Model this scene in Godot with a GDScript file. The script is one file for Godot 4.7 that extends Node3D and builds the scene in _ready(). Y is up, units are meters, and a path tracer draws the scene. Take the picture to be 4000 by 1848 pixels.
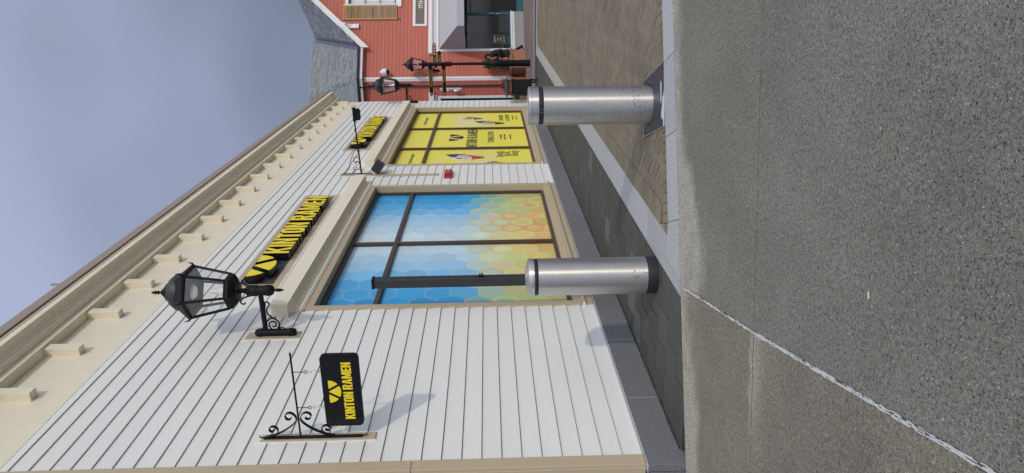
extends Node3D

# ---------------------------------------------------------------- mesh collector
class MB:
	var v := PackedVector3Array()
	var n := PackedVector3Array()
	var c := PackedColorArray()
	var uv := PackedVector2Array()
	var xf := Transform3D()
	var col := Color(1, 1, 1)

	func vert(p: Vector3, nn: Vector3, u := Vector2.ZERO) -> void:
		v.append(xf * p)
		n.append((xf.basis * nn).normalized())
		c.append(col)
		uv.append(u)

	func tri(a: Vector3, b: Vector3, d: Vector3) -> void:  # counter-clockwise seen from outside
		var nn := (b - a).cross(d - a)
		if nn.length_squared() < 1e-18:
			return
		vert(a, nn)
		vert(d, nn)
		vert(b, nn)

	func quad(a: Vector3, b: Vector3, d: Vector3, e: Vector3) -> void:
		tri(a, b, d)
		tri(a, d, e)

	func tri_n(p: Array, nn: Array, u: Array) -> void:
		if (p[1] - p[0]).cross(p[2] - p[0]).length_squared() < 1e-18:
			return
		vert(p[0], nn[0], u[0])
		vert(p[2], nn[2], u[2])
		vert(p[1], nn[1], u[1])

	func quad_out(a: Vector3, b: Vector3, d: Vector3, e: Vector3, mid: Vector3) -> void:
		if (b - a).cross(d - a).dot((a + d) * 0.5 - mid) >= 0.0:
			quad(a, b, d, e)
		else:
			quad(e, d, b, a)

	func box(lo: Vector3, hi: Vector3, bev := 0.0) -> void:
		var mid := (lo + hi) * 0.5
		var h := (hi - lo) * 0.5
		bev = minf(bev, minf(h.x, minf(h.y, h.z)) * 0.9)
		var pt := func(s: Vector3, ax: int) -> Vector3:
			var q := mid
			for k in 3:
				q[k] += s[k] * (h[k] if k == ax else h[k] - bev)
			return q
		for ax in 3:
			var a1 := (ax + 1) % 3
			var a2 := (ax + 2) % 3
			for s in [-1.0, 1.0]:
				var q: Array[Vector3] = []
				for k in [[-1.0, -1.0], [1.0, -1.0], [1.0, 1.0], [-1.0, 1.0]]:
					var w := Vector3.ZERO
					w[ax] = s
					w[a1] = k[0]
					w[a2] = k[1]
					q.append(pt.call(w, ax))
				quad_out(q[0], q[1], q[2], q[3], mid)
		if bev <= 0.0:
			return
		for ax in 3:
			var a1 := (ax + 1) % 3
			var a2 := (ax + 2) % 3
			for s1 in [-1.0, 1.0]:
				for s2 in [-1.0, 1.0]:
					var w0 := Vector3.ZERO
					w0[a1] = s1
					w0[a2] = s2
					var w1 := w0
					w0[ax] = -1.0
					w1[ax] = 1.0
					quad_out(pt.call(w0, a1), pt.call(w1, a1), pt.call(w1, a2), pt.call(w0, a2), mid)
		for sx in [-1.0, 1.0]:
			for sy in [-1.0, 1.0]:
				for sz in [-1.0, 1.0]:
					var w := Vector3(sx, sy, sz)
					var a: Vector3 = pt.call(w, 0)
					var b: Vector3 = pt.call(w, 1)
					var d: Vector3 = pt.call(w, 2)
					if (b - a).cross(d - a).dot(w) > 0.0:
						tri(a, b, d)
					else:
						tri(a, d, b)

	func prism(poly: PackedVector2Array, z0: float, z1: float, caps := true) -> void:
		var area := 0.0
		for i in poly.size():
			area += poly[i].cross(poly[(i + 1) % poly.size()])
		if area < 0.0:
			poly = poly.duplicate()
			poly.reverse()
		for i in poly.size():
			var a := poly[i]
			var b := poly[(i + 1) % poly.size()]
			quad(Vector3(a.x, a.y, z0), Vector3(b.x, b.y, z0), Vector3(b.x, b.y, z1), Vector3(a.x, a.y, z1))
		if not caps:
			return
		var t := Geometry2D.triangulate_polygon(poly)
		for i in range(0, t.size(), 3):
			var p := [poly[t[i]], poly[t[i + 1]], poly[t[i + 2]]]
			if (p[1] - p[0]).cross(p[2] - p[0]) < 0.0:
				p = [p[0], p[2], p[1]]
			tri(Vector3(p[0].x, p[0].y, z1), Vector3(p[1].x, p[1].y, z1), Vector3(p[2].x, p[2].y, z1))
			tri(Vector3(p[0].x, p[0].y, z0), Vector3(p[2].x, p[2].y, z0), Vector3(p[1].x, p[1].y, z0))

	func flat(poly: PackedVector2Array, z: float) -> void:  # one face looking along +z
		var t := Geometry2D.triangulate_polygon(poly)
		for i in range(0, t.size(), 3):
			var p := [poly[t[i]], poly[t[i + 1]], poly[t[i + 2]]]
			if (p[1] - p[0]).cross(p[2] - p[0]) < 0.0:
				p = [p[0], p[2], p[1]]
			tri(Vector3(p[0].x, p[0].y, z), Vector3(p[1].x, p[1].y, z), Vector3(p[2].x, p[2].y, z))

	func lathe(prof: Array, seg := 24, turn := 0.0) -> void:  # (radius, height) from the bottom up, round y; with few sides it is a prism
		var hard := seg <= 8
		for i in prof.size() - 1:
			var p: Vector2 = prof[i]
			var q: Vector2 = prof[i + 1]
			if p.distance_to(q) < 1e-6:
				continue
			var m := Vector2(q.y - p.y, p.x - q.x).normalized()
			var mp := m
			var mq := m
			if i > 0:
				var r: Vector2 = prof[i - 1]
				var k := Vector2(p.y - r.y, r.x - p.x).normalized()
				if k.dot(m) > 0.75:
					mp = (k + m).normalized()
			if i < prof.size() - 2:
				var r: Vector2 = prof[i + 2]
				var k := Vector2(r.y - q.y, q.x - r.x).normalized()
				if k.dot(m) > 0.75:
					mq = (k + m).normalized()
			for s in seg:
				var t0 := turn + TAU * s / seg
				var t1 := turn + TAU * (s + 1) / seg
				var e0 := Vector3(cos(t0), 0, sin(t0))
				var e1 := Vector3(cos(t1), 0, sin(t1))
				var pts := [e1 * p.x + Vector3.UP * p.y, e0 * p.x + Vector3.UP * p.y, e0 * q.x + Vector3.UP * q.y, e1 * q.x + Vector3.UP * q.y]
				if hard:
					quad(pts[0], pts[1], pts[2], pts[3])
					continue
				var ns := [e1 * mp.x + Vector3.UP * mp.y, e0 * mp.x + Vector3.UP * mp.y, e0 * mq.x + Vector3.UP * mq.y, e1 * mq.x + Vector3.UP * mq.y]
				var us := [Vector2(float(s + 1) / seg, -p.y), Vector2(float(s) / seg, -p.y), Vector2(float(s) / seg, -q.y), Vector2(float(s + 1) / seg, -q.y)]
				tri_n([pts[0], pts[1], pts[2]], [ns[0], ns[1], ns[2]], [us[0], us[1], us[2]])
				tri_n([pts[0], pts[2], pts[3]], [ns[0], ns[2], ns[3]], [us[0], us[2], us[3]])

	func tube(path: Array, r0: float, r1 := -1.0, seg := 8) -> void:
		if r1 < 0.0:
			r1 = r0
		var rings: Array = []
		var dirs: Array = []
		var side := Vector3.ZERO
		for i in path.size():
			var d: Vector3 = (path[mini(i + 1, path.size() - 1)] - path[maxi(i - 1, 0)]).normalized()
			if side == Vector3.ZERO:
				side = d.cross(Vector3(0.31, 0.9, 0.17)).normalized()
			side = (side - d * side.dot(d)).normalized()
			var up := d.cross(side)
			var r := lerpf(r0, r1, float(i) / maxi(1, path.size() - 1))
			var ring: Array = []
			var dd: Array = []
			for s in seg:
				var e := side * cos(TAU * s / seg) + up * sin(TAU * s / seg)
				dd.append(e)
				ring.append(path[i] + e * r)
			rings.append(ring)
			dirs.append(dd)
		for i in path.size() - 1:
			for s in seg:
				var t := (s + 1) % seg
				var z := Vector2.ZERO
				tri_n([rings[i][s], rings[i][t], rings[i + 1][t]], [dirs[i][s], dirs[i][t], dirs[i + 1][t]], [z, z, z])
				tri_n([rings[i][s], rings[i + 1][t], rings[i + 1][s]], [dirs[i][s], dirs[i + 1][t], dirs[i + 1][s]], [z, z, z])
		for s in range(1, seg - 1):
			tri(rings[0][0], rings[0][s + 1], rings[0][s])
			tri(rings[-1][0], rings[-1][s], rings[-1][s + 1])

	func ball(at: Vector3, r: float, seg := 12, squash := 1.0) -> void:
		var keep := xf
		xf = xf * Transform3D(Basis(), at)
		var prof: Array = []
		var m := maxi(4, seg / 2)
		for i in m + 1:
			var a := -PI / 2 + PI * i / m
			prof.append(Vector2(maxf(0.0, r * cos(a)), r * sin(a) * squash))
		lathe(prof, maxi(9, seg))
		xf = keep

	func dimmed() -> MB:  # vertex colours are kept in 8 bits: tones over 1 are stored at half, on materials twice as bright
		for i in c.size():
			c[i] = Color(c[i].r * 0.5, c[i].g * 0.5, c[i].b * 0.5)
		return self

	func mesh() -> ArrayMesh:
		var a := []
		a.resize(Mesh.ARRAY_MAX)
		a[Mesh.ARRAY_VERTEX] = v
		a[Mesh.ARRAY_NORMAL] = n
		a[Mesh.ARRAY_COLOR] = c
		a[Mesh.ARRAY_TEX_UV] = uv
		var m := ArrayMesh.new()
		if v.size():
			m.add_surface_from_arrays(Mesh.PRIMITIVE_TRIANGLES, a)
		return m

# ---------------------------------------------------------------- scene helpers
var rng := RandomNumberGenerator.new()
var taken := {}
var M := {}

func numbered(parent: Node, called: String) -> String:
	var key := str(parent.get_instance_id()) + called
	var k: int = taken.get(key, 0)
	taken[key] = k + 1
	return called if k == 0 else "%s_%03d" % [called, k]

func put(called: String, mesh: Mesh, mat: Material, parent: Node, tr := Transform3D()) -> MeshInstance3D:
	var o := MeshInstance3D.new()
	o.name = numbered(parent, called)
	o.mesh = mesh
	o.material_override = mat
	o.transform = tr
	parent.add_child(o, true)
	return o

func part(called: String, mb: MB, mat: Material, parent: Node) -> MeshInstance3D:
	return put(called, (mb.dimmed() if mat.has_meta("half") else mb).mesh(), mat, parent)

func thing(called: String, label: String, category: String, tr: Transform3D, group := "", kind := "") -> Node3D:
	var o := Node3D.new()
	o.name = numbered(self, called)
	o.transform = tr
	add_child(o, true)
	o.set_meta("label", label)
	if category:
		o.set_meta("category", category)
	if group:
		o.set_meta("group", group)
	if kind:
		o.set_meta("kind", kind)
	return o

func copy_of(o: Node3D, label: String, tr: Transform3D) -> Node3D:
	var c: Node3D = o.duplicate()
	c.name = numbered(self, str(o.name))
	add_child(c, true)
	c.transform = tr
	c.set_meta("label", label)
	return c

func at(x: float, y: float, z: float) -> Transform3D:
	return Transform3D(Basis(), Vector3(x, y, z))

func world_mb(o: Node3D) -> MB:  # collects in world coordinates for a top-level thing
	var m := MB.new()
	m.xf = o.transform.affine_inverse()
	return m

func vary(mb: MB, base: float, spread: float, warm := 0.0) -> void:
	var k := base + rng.randf_range(-spread, spread)
	var w := rng.randf_range(-warm, warm)
	mb.col = Color(k * (1.0 + w), k, k * (1.0 - w))

# ---------------------------------------------------------------- materials
func lin(r: float, g: float, b: float) -> Color:
	return Color(r, g, b).linear_to_srgb()

func mat(called: String, c: Color, rough: float, metal := 0.0) -> StandardMaterial3D:
	var m := StandardMaterial3D.new()
	m.resource_name = called
	m.albedo_color = c.linear_to_srgb()
	m.roughness = rough
	m.metallic = metal
	m.vertex_color_use_as_albedo = true
	M[called] = m
	return m

func noise_tex(sd: int, freq: float, lo: float, hi: float, size := 512, oct := 4, as_is := false) -> NoiseTexture2D:
	var f := FastNoiseLite.new()
	f.seed = sd
	f.frequency = freq
	f.fractal_octaves = oct
	f.noise_type = FastNoiseLite.TYPE_SIMPLEX_SMOOTH
	var t := NoiseTexture2D.new()
	t.width = size
	t.height = size
	t.seamless = true
	t.noise = f
	var g := Gradient.new()
	g.offsets = PackedFloat32Array([0.15, 0.85])
	g.colors = PackedColorArray([Color(lo, lo, lo) if as_is else lin(lo, lo, lo), Color(hi, hi, hi) if as_is else lin(hi, hi, hi)])
	t.color_ramp = g
	return t

func tri_planar(m: StandardMaterial3D, scale: Vector3, tex: Texture2D, world := true, bump: Texture2D = null, deep := 0.0) -> void:
	m.uv1_triplanar = true
	m.uv1_world_triplanar = world
	m.uv1_triplanar_sharpness = 8.0
	m.uv1_scale = scale
	m.albedo_texture = tex
	if bump:
		m.heightmap_enabled = true
		m.heightmap_texture = bump
		m.heightmap_scale = deep

func specks(size: int, base: Color, grain: float, kinds: Array, sd: int) -> ImageTexture:
	# a wrapping picture of stone: a grainy ground with blobs of other stone in it; colours linear
	var r := RandomNumberGenerator.new()
	r.seed = sd
	var f := FastNoiseLite.new()
	f.seed = sd
	f.frequency = 0.05
	f.fractal_octaves = 3
	var soft := f.get_seamless_image(size, size).get_data()
	var px := PackedByteArray()
	px.resize(size * size * 3)
	var s := (base * 2.0).linear_to_srgb()
	var b0 := [s.r * 255.0, s.g * 255.0, s.b * 255.0]
	for i in size * size:
		var k := 1.0 + (soft[i] / 255.0 - 0.5) * grain + (r.randf() - 0.5) * grain * 0.8
		px[i * 3] = clampi(int(b0[0] * k), 0, 255)
		px[i * 3 + 1] = clampi(int(b0[1] * k), 0, 255)
		px[i * 3 + 2] = clampi(int(b0[2] * k), 0, 255)
	for kind in kinds:
		var cs: Color = ((kind[0] as Color) * 2.0).linear_to_srgb()
		for j in int(kind[1]):
			var cx := r.randi() % size
			var cy := r.randi() % size
			var ra := r.randf_range(kind[2], kind[3])
			var asp := r.randf_range(0.6, 1.0)
			var an := r.randf() * PI
			var ca := cos(an)
			var sa := sin(an)
			var k := r.randf_range(0.8, 1.15)
			var ext := int(ceil(ra))
			for dy in range(-ext, ext + 1):
				for dx in range(-ext, ext + 1):
					var ex := dx * ca + dy * sa
					var ey := (dy * ca - dx * sa) / asp
					if ex * ex + ey * ey <= ra * ra:
						var q := (((cy + dy + size) % size) * size + (cx + dx + size) % size) * 3
						px[q] = clampi(int(cs.r * 255.0 * k), 0, 255)
						px[q + 1] = clampi(int(cs.g * 255.0 * k), 0, 255)
						px[q + 2] = clampi(int(cs.b * 255.0 * k), 0, 255)
	return ImageTexture.create_from_image(Image.create_from_data(size, size, false, Image.FORMAT_RGB8, px))

func make_materials() -> void:
	var grain := noise_tex(11, 0.02, 0.955, 1.0, 512, 5)
	var grain_h := noise_tex(12, 0.03, 0.0, 1.0, 512, 5, true)
	var patches := noise_tex(13, 0.012, 0.95, 1.0, 512, 4)
	var dirty := noise_tex(14, 0.02, 0.72, 1.0, 512, 5)
	var fine_h := noise_tex(15, 0.12, 0.0, 1.0, 512, 3, true)
	var m := mat("white_siding", Color(0.78, 0.795, 0.77), 0.55)
	tri_planar(m, Vector3(0.35, 5.0, 5.0), grain, true, grain_h, 0.035)
	m = mat("siding_backing", Color(0.03, 0.03, 0.03), 0.9)
	m = mat("cream", Color(0.84, 0.785, 0.63), 0.6)
	tri_planar(m, Vector3(0.7, 0.7, 0.7), patches)
	m = mat("tan", Color(0.5, 0.42, 0.285), 0.55)
	tri_planar(m, Vector3(0.8, 1.6, 0.8), patches, true, fine_h, 0.01)
	m = mat("cap_metal", Color(0.33, 0.26, 0.2), 0.45)
	tri_planar(m, Vector3(0.6, 0.6, 0.6), patches)
	m = mat("bronze", Color(0.062, 0.042, 0.032), 0.4)
	m = mat("white_paint", Color(0.78, 0.79, 0.8), 0.5)
	tri_planar(m, Vector3(0.8, 0.8, 0.8), patches, true)
	m = mat("black_metal", Color(0.009, 0.01, 0.013), 0.5)
	m.metallic_specular = 0.3
	tri_planar(m, Vector3(5, 5, 5), dirty, false)
	m = mat("black_gloss", Color(0.008, 0.009, 0.011), 0.16)
	m.metallic_specular = 0.35
	m = mat("charcoal", Color(0.03, 0.032, 0.038), 0.5)
	tri_planar(m, Vector3(2, 0.6, 2), dirty, false)
	m = mat("yellow_face", Color(0.92, 0.74, 0.015), 0.45)
	m = mat("sign_back", Color(0.06, 0.06, 0.07), 0.5)
	m = mat("galvanised", Color(0.6, 0.61, 0.62), 0.35, 0.9)
	m = mat("film", Color(1, 1, 1), 0.45)
	m = mat("print", Color(1, 1, 1), 0.5)
	m = mat("red_plastic", Color(0.42, 0.022, 0.03), 0.4)
	m = mat("terracotta", Color(0.37, 0.17, 0.09), 0.7)
	tri_planar(m, Vector3(2, 2, 2), dirty, false)
	m = mat("red_siding", Color(0.98, 0.255, 0.17), 0.6)
	tri_planar(m, Vector3(0.4, 5.0, 5.0), grain, false, grain_h, 0.03)
	m = mat("red_backing", Color(0.03, 0.012, 0.01), 0.9)
	m = mat("teal", Color(0.012, 0.095, 0.14), 0.4)
	m = mat("awning_cloth", Color(0.42, 0.42, 0.44), 0.85)
	tri_planar(m, Vector3(2, 2, 2), patches, false)
	m = mat("taupe", Color(0.15, 0.135, 0.105), 0.5)
	m = mat("shingle", Color(0.54, 0.6, 0.61), 0.9)
	tri_planar(m, Vector3(3, 3, 3), dirty, false, fine_h, 0.1)
	m = mat("roof_felt", Color(0.1, 0.11, 0.115), 0.95)
	m = mat("flashing", Color(0.1, 0.095, 0.13), 0.4, 0.5)
	m = mat("slat", Color(1, 1, 1), 0.6)
	tri_planar(m, Vector3(1.5, 12, 12), dirty, false)
	m = mat("interior", Color(0.03, 0.03, 0.027), 0.8)
	m = mat("interior_pale", Color(0.13, 0.13, 0.12), 0.8)
	m = mat("curtain", Color(0.7, 0.72, 0.73), 0.9)
	m = mat("leaf", Color(1, 1, 1), 0.6)
	m.backlight_enabled = true
	m.backlight = Color(0.12, 0.14, 0.06)
	m = mat("bark", Color(0.09, 0.06, 0.04), 0.9)
	m = mat("cloth_black", Color(0.012, 0.012, 0.014), 0.85)
	m = mat("denim_black", Color(0.016, 0.016, 0.019), 0.9)
	m = mat("skin", Color(0.5, 0.27, 0.19), 0.55)
	m = mat("rubber_white", Color(0.7, 0.68, 0.66), 0.7)
	m = mat("band_rubber", Color(0.012, 0.012, 0.014), 0.55)
	m = mat("caulk", Color(1, 1, 1), 0.7)
	m = mat("joint_sand", Color(0.018, 0.018, 0.016), 0.95)
	m = mat("mortar", Color(0.45, 0.45, 0.44), 0.9)
	m = mat("bulb", Color(0.85, 0.85, 0.82), 0.3)
	m = mat("butt", Color(0.62, 0.5, 0.34), 0.8)
	m = mat("plain", Color(1, 1, 1), 0.6)
	m = mat("pane", Color(0.9, 0.95, 0.95), 0.02)
	m.albedo_color.a = 0.1
	m.vertex_color_use_as_albedo = false
	m.transparency = BaseMaterial3D.TRANSPARENCY_ALPHA
	m = mat("dark_pane", Color(0.3, 0.34, 0.34), 0.02)
	m.albedo_color.a = 0.05
	m.vertex_color_use_as_albedo = false
	m.transparency = BaseMaterial3D.TRANSPARENCY_ALPHA
	# stone
	m = mat("concrete", Color(1, 1, 1), 0.8)
	tri_planar(m, Vector3(0.66, 0.66, 0.66), specks(1024, Color(0.178, 0.168, 0.132), 0.34, [
		[Color(0.13, 0.126, 0.1), 9000, 1.0, 2.6], [Color(0.035, 0.038, 0.038), 15000, 0.8, 1.9], [Color(0.03, 0.033, 0.034), 1900, 1.8, 3.4], [Color(0.27, 0.26, 0.23), 9000, 0.8, 1.8],
		[Color(0.5, 0.48, 0.42), 7500, 0.6, 1.3], [Color(0.6, 0.57, 0.46), 420, 1.4, 2.6], [Color(0.36, 0.2, 0.13), 90, 1.5, 3.0], [Color(0.1, 0.1, 0.095), 2600, 1.5, 3.6]], 3), true, fine_h, 0.12)
	var gk := [[Color(0.12, 0.125, 0.135), 4200, 0.7, 1.8], [Color(0.72, 0.72, 0.72), 3200, 0.7, 1.8], [Color(0.22, 0.22, 0.24), 3000, 0.9, 2.2]]
	m = mat("granite_light", Color(1, 1, 1), 0.7)
	tri_planar(m, Vector3(1.5, 1.5, 1.5), specks(512, Color(0.4, 0.408, 0.41), 0.24, gk, 4), true)
	m = mat("granite_dark", Color(1, 1, 1), 0.75)
	tri_planar(m, Vector3(1.5, 1.5, 1.5), specks(512, Color(0.155, 0.16, 0.17), 0.22, [[Color(0.04, 0.04, 0.045), 3500, 0.8, 2.0], [Color(0.24, 0.245, 0.26), 3500, 0.7, 1.7]], 5), true)
	m = mat("paver_dark", Color(1, 1, 1), 0.75)
	tri_planar(m, Vector3(1.0, 1.0, 1.0), specks(512, Color(0.06, 0.06, 0.054), 0.3, [[Color(0.03, 0.03, 0.027), 2500, 0.8, 2.0], [Color(0.1, 0.1, 0.09), 2500, 0.7, 1.5]], 6), true, fine_h, 0.1)
	m = mat("brick_brown", Color(1, 1, 1), 0.85)
	tri_planar(m, Vector3(1.6, 1.6, 1.6), specks(512, Color(0.185, 0.155, 0.108), 0.3, [[Color(0.05, 0.042, 0.032), 4500, 0.8, 2.0], [Color(0.32, 0.28, 0.21), 3000, 0.7, 1.5], [Color(0.5, 0.47, 0.42), 300, 0.8, 1.6]], 7), true, fine_h, 0.15)
	m = mat("brick_plaza", Color(1, 1, 1), 0.85)
	tri_planar(m, Vector3(0.8, 0.8, 0.8), specks(512, Color(0.2, 0.145, 0.12), 0.3, [[Color(0.09, 0.065, 0.055), 3500, 0.8, 2.2], [Color(0.3, 0.24, 0.2), 2500, 0.7, 1.5]], 8), true)
	m = mat("earth", Color(0.14, 0.13, 0.11), 0.95)
	tri_planar(m, Vector3(0.2, 0.2, 0.2), dirty)
	for k in ["concrete", "granite_light", "granite_dark", "paver_dark", "brick_brown", "brick_plaza", "red_siding", "shingle", "earth"]:
		M[k].set_meta("half", true)
	# brushed steel of the bollards, worn and clean
	for k in 2:
		m = mat("brushed_worn" if k == 0 else "brushed_clean", Color(0.68, 0.67, 0.65), 0.33, 1.0)
		m.uv1_scale = Vector3(1, 0.8, 1)
		m.albedo_texture = steel(k == 0, false)
		m.roughness = 1.0
		m.roughness_texture = steel(k == 0, true)
		m.roughness_texture_channel = BaseMaterial3D.TEXTURE_CHANNEL_RED
		m.anisotropy_enabled = true   # turned on the lathe: the fine grooves run round it
		m.anisotropy = -0.85

func steel(worn: bool, rough: bool) -> ImageTexture:
	var r := RandomNumberGenerator.new()
	r.seed = 21 if worn else 22
	var w := 512
	var h := 512
	var im := Image.create(w, h, false, Image.FORMAT_RGB8)
	var f := FastNoiseLite.new()
	f.seed = 5
	f.frequency = 0.03
	var rows := PackedFloat32Array()
	for y in h:
		rows.append(r.randf_range(-1.0, 1.0))
	for y in h:
		for x in w:
			var k := 0.94 + 0.012 * rows[y] + 0.02 * f.get_noise_2d(x * 0.35, y * 3.0)
			var q := 0.4 + 0.012 * rows[y] + 0.025 * f.get_noise_2d(x * 0.8 + 90.0, y * 0.8)
			var v := q if rough else k
			im.set_pixel(x, y, Color(v, v, v))
	# v runs down: v = (1 - 0.8 y) wrapped, so a mark y metres up lies at row (1 - 0.8 y) * h
	var mark := func(u: float, y: float, su: float, sy: float, c: float, q: float) -> void:
		var px := int(u * w)
		var py := int((1.0 - 0.8 * y) * h)
		for dy in range(-int(ceil(sy)), int(ceil(sy)) + 1):
			for dx in range(-int(ceil(su)), int(ceil(su)) + 1):
				if absf(dx) <= su and absf(dy) <= sy:
					var v := q if rough else c
					im.set_pixel(posmod(px + dx, w), clampi(py + dy, 0, h - 1), Color(v, v, v))
	if worn:
		for k in 300:
			var u := r.randf_range(0.24, 0.72)
			var y := 0.16 + r.randfn(0.0, 0.035) + (0.16 if r.randf() < 0.12 else 0.0)
			var dark := r.randf() < 0.6
			mark.call(u, y, r.randf_range(0.5, 2.6), r.randf_range(0.4, 1.4), 0.5 if dark else 1.0, 0.55)
		for k in 60:
			mark.call(r.randf_range(0.3, 0.6), r.randf_range(0.45, 0.75), r.randf_range(0.5, 4.0), 0.6, 0.6, 0.5)
		for k in 60:
			mark.call(0.42 + k * 0.0016, 0.72 - k * 0.004 + 0.004 * sin(k * 0.7), 0.6, 0.8, 0.5, 0.5)
	return ImageTexture.create_from_image(im)

# ---------------------------------------------------------------- camera, sky, sun
func set_view() -> void:
	var pitch := deg_to_rad(1.718)
	var roll := deg_to_rad(1.046)
	var yaw := deg_to_rad(20.24)
	var fwd0 := Vector3(cos(yaw), 0, -sin(yaw))
	var right0 := Vector3(sin(yaw), 0, cos(yaw))
	var down0 := Vector3.DOWN
	var fwd := fwd0 * cos(pitch) + down0 * sin(pitch)
	var d1 := down0 * cos(pitch) - fwd0 * sin(pitch)
	var right := right0 * cos(roll) + d1 * sin(roll)
	var down := d1 * cos(roll) - right0 * sin(roll)
	# the photograph lies on its side: what is up in the place points left in the picture
	var cam := Camera3D.new()
	cam.name = "camera"
	cam.transform = Transform3D(Basis(down, right, -fwd), Vector3(0, 1.63, 4.0))
	cam.fov = 36.86
	cam.near = 0.05
	cam.far = 900.0
	add_child(cam)
	cam.current = true
	var env := Environment.new()
	env.tonemap_mode = Environment.TONE_MAPPER_LINEAR
	env.tonemap_exposure = 0.84
	env.background_mode = Environment.BG_SKY
	env.sky = Sky.new()
	var sm := PanoramaSkyMaterial.new()
	sm.panorama = sky_picture()
	env.sky.sky_material = sm
	env.sdfgi_enabled = true
	env.ssao_enabled = true
	env.ssil_enabled = true
	var we := WorldEnvironment.new()
	we.name = "environment"
	we.environment = env
	add_child(we)
	var sun := DirectionalLight3D.new()
	sun.name = "sun"
	sun.light_color = Color(1.0, 0.95, 0.87)
	sun.light_energy = 0.44
	sun.light_angular_distance = 1.5
	sun.shadow_enabled = true
	add_child(sun)
	sun.look_at_from_position(Vector3.ZERO, Vector3(0.78, -0.71, -1.0), Vector3.UP)

func sky_picture() -> ImageTexture:
	var w := 512
	var h := 256
	var f := FastNoiseLite.new()
	f.seed = 77
	f.noise_type = FastNoiseLite.TYPE_SIMPLEX_SMOOTH
	f.fractal_octaves = 4
	f.fractal_gain = 0.38
	f.frequency = 0.9
	var px := PackedFloat32Array()
	px.resize(w * h * 3)
	var to_sun := Vector3(-0.78, 0.71, 1.0).normalized()
	for j in h:
		var el := PI / 2 - PI * (j + 0.5) / h
		for i in w:
			var a := (float(i) + 0.5) / w * TAU - PI / 2
			var d := Vector3(cos(a) * cos(el), sin(el), sin(a) * cos(el))
			# a layer of cloud seen from below: flatter towards the horizon
			var q := Vector3(d.x, d.y * 1.6, d.z)
			var n := f.get_noise_3dv(q * 1.3) * 0.5 + 0.5
			var n2 := f.get_noise_3dv(q * 3.4 + Vector3(9, 3, 5)) * 0.5 + 0.5
			var up := clampf(sin(el) / 0.56, 0.0, 1.6)
			var t := clampf(0.02 + 0.78 * up + (n - 0.5) * 1.3 + (n2 - 0.5) * 0.55, 0.0, 1.0)
			var c := Vector3(0.2, 0.245, 0.345).lerp(Vector3(0.46, 0.515, 0.73), t)
			var blue := smoothstep(0.62, 0.86, n2 * 0.5 + n * 0.5) * 0.45 * clampf(up, 0.0, 1.0)
			c = c.lerp(Vector3(0.3, 0.4, 0.75), blue)
			# the veil of cloud round the hidden sun, behind the camera
			var g := pow(0.5 + 0.5 * d.dot(to_sun), 3.0)
			c = c.lerp(Vector3(0.66, 0.67, 0.72), clampf(g * 0.9, 0.0, 0.8)) * (1.0 + 1.5 * g)
			var k := (j * w + i) * 3
			px[k] = c.x
			px[k + 1] = c.y
			px[k + 2] = c.z
	return ImageTexture.create_from_image(Image.create_from_data(w, h, false, Image.FORMAT_RGBF, px.to_byte_array()))

# ---------------------------------------------------------------- ground
func poly(a: Array) -> PackedVector2Array:
	var p := PackedVector2Array()
	for q in a:
		p.append(Vector2(q[0], q[1]))
	return p

func top_of(mb: MB, p: PackedVector2Array, y0: float, y1: float) -> void:
	# a paving piece whose outline is given as (x, z)
	var q := PackedVector2Array()
	for k in p:
		q.append(Vector2(k.x, -k.y))
	var keep := mb.xf
	mb.xf = mb.xf * Transform3D(Basis(Vector3(1, 0, 0), Vector3(0, 0, -1), Vector3(0, 1, 0)), Vector3.ZERO)
	mb.prism(q, y0, y1)
	mb.xf = keep

func chamfered(mb: MB, p: PackedVector2Array, y0: float, y1: float, bev: float) -> void:
	# the same with a worn edge: the outline drawn in at the top
	var ins := Geometry2D.offset_polygon(p, -bev)
	if ins.is_empty() or ins[0].size() != p.size():
		top_of(mb, p, y0, y1)
		return
	var q: PackedVector2Array = ins[0]
	# match the first corner
	var best := 0
	for i in q.size():
		if q[i].distance_to(p[0]) < q[best].distance_to(p[0]):
			best = i
	var mid := Vector3.ZERO
	for k in p:
		mid += Vector3(k.x, 0, k.y) / p.size()
	mid.y = y0 - 0.2
	var dirn := 1
	if q[(best + 1) % q.size()].distance_to(p[1]) > q[(best - 1 + q.size()) % q.size()].distance_to(p[1]):
		dirn = -1
	var face: Array[Vector3] = []
	for i in p.size():
		var a := p[i]
		var b := p[(i + 1) % p.size()]
		var c := q[posmod(best + dirn * i, q.size())]
		var d := q[posmod(best + dirn * (i + 1), q.size())]
		mb.quad_out(Vector3(a.x, y0, a.y), Vector3(b.x, y0, b.y), Vector3(b.x, y1 - bev * 0.6, b.y), Vector3(a.x, y1 - bev * 0.6, a.y), mid)
		mb.quad_out(Vector3(a.x, y1 - bev * 0.6, a.y), Vector3(b.x, y1 - bev * 0.6, b.y), Vector3(d.x, y1, d.y), Vector3(c.x, y1, c.y), mid)
		face.append(Vector3(c.x, y1, c.y))
	for i in range(1, face.size() - 1):
		if (face[i] - face[0]).cross(face[i + 1] - face[0]).y > 0.0:
			mb.tri(face[0], face[i], face[i + 1])
		else:
			mb.tri(face[0], face[i + 1], face[i])

func edge_x(z: float) -> float:  # near edge of the granite band that crosses the view
	return 4.953 + 0.41 * z

func joint_x(z: float) -> float:
	return 3.5 + 0.236 * z

const CAULK := [[5.537, 1.474], [4.7, 1.69], [3.894, 1.895], [2.9, 2.17], [1.856, 2.461], [-2.0, 3.55]]

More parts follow.
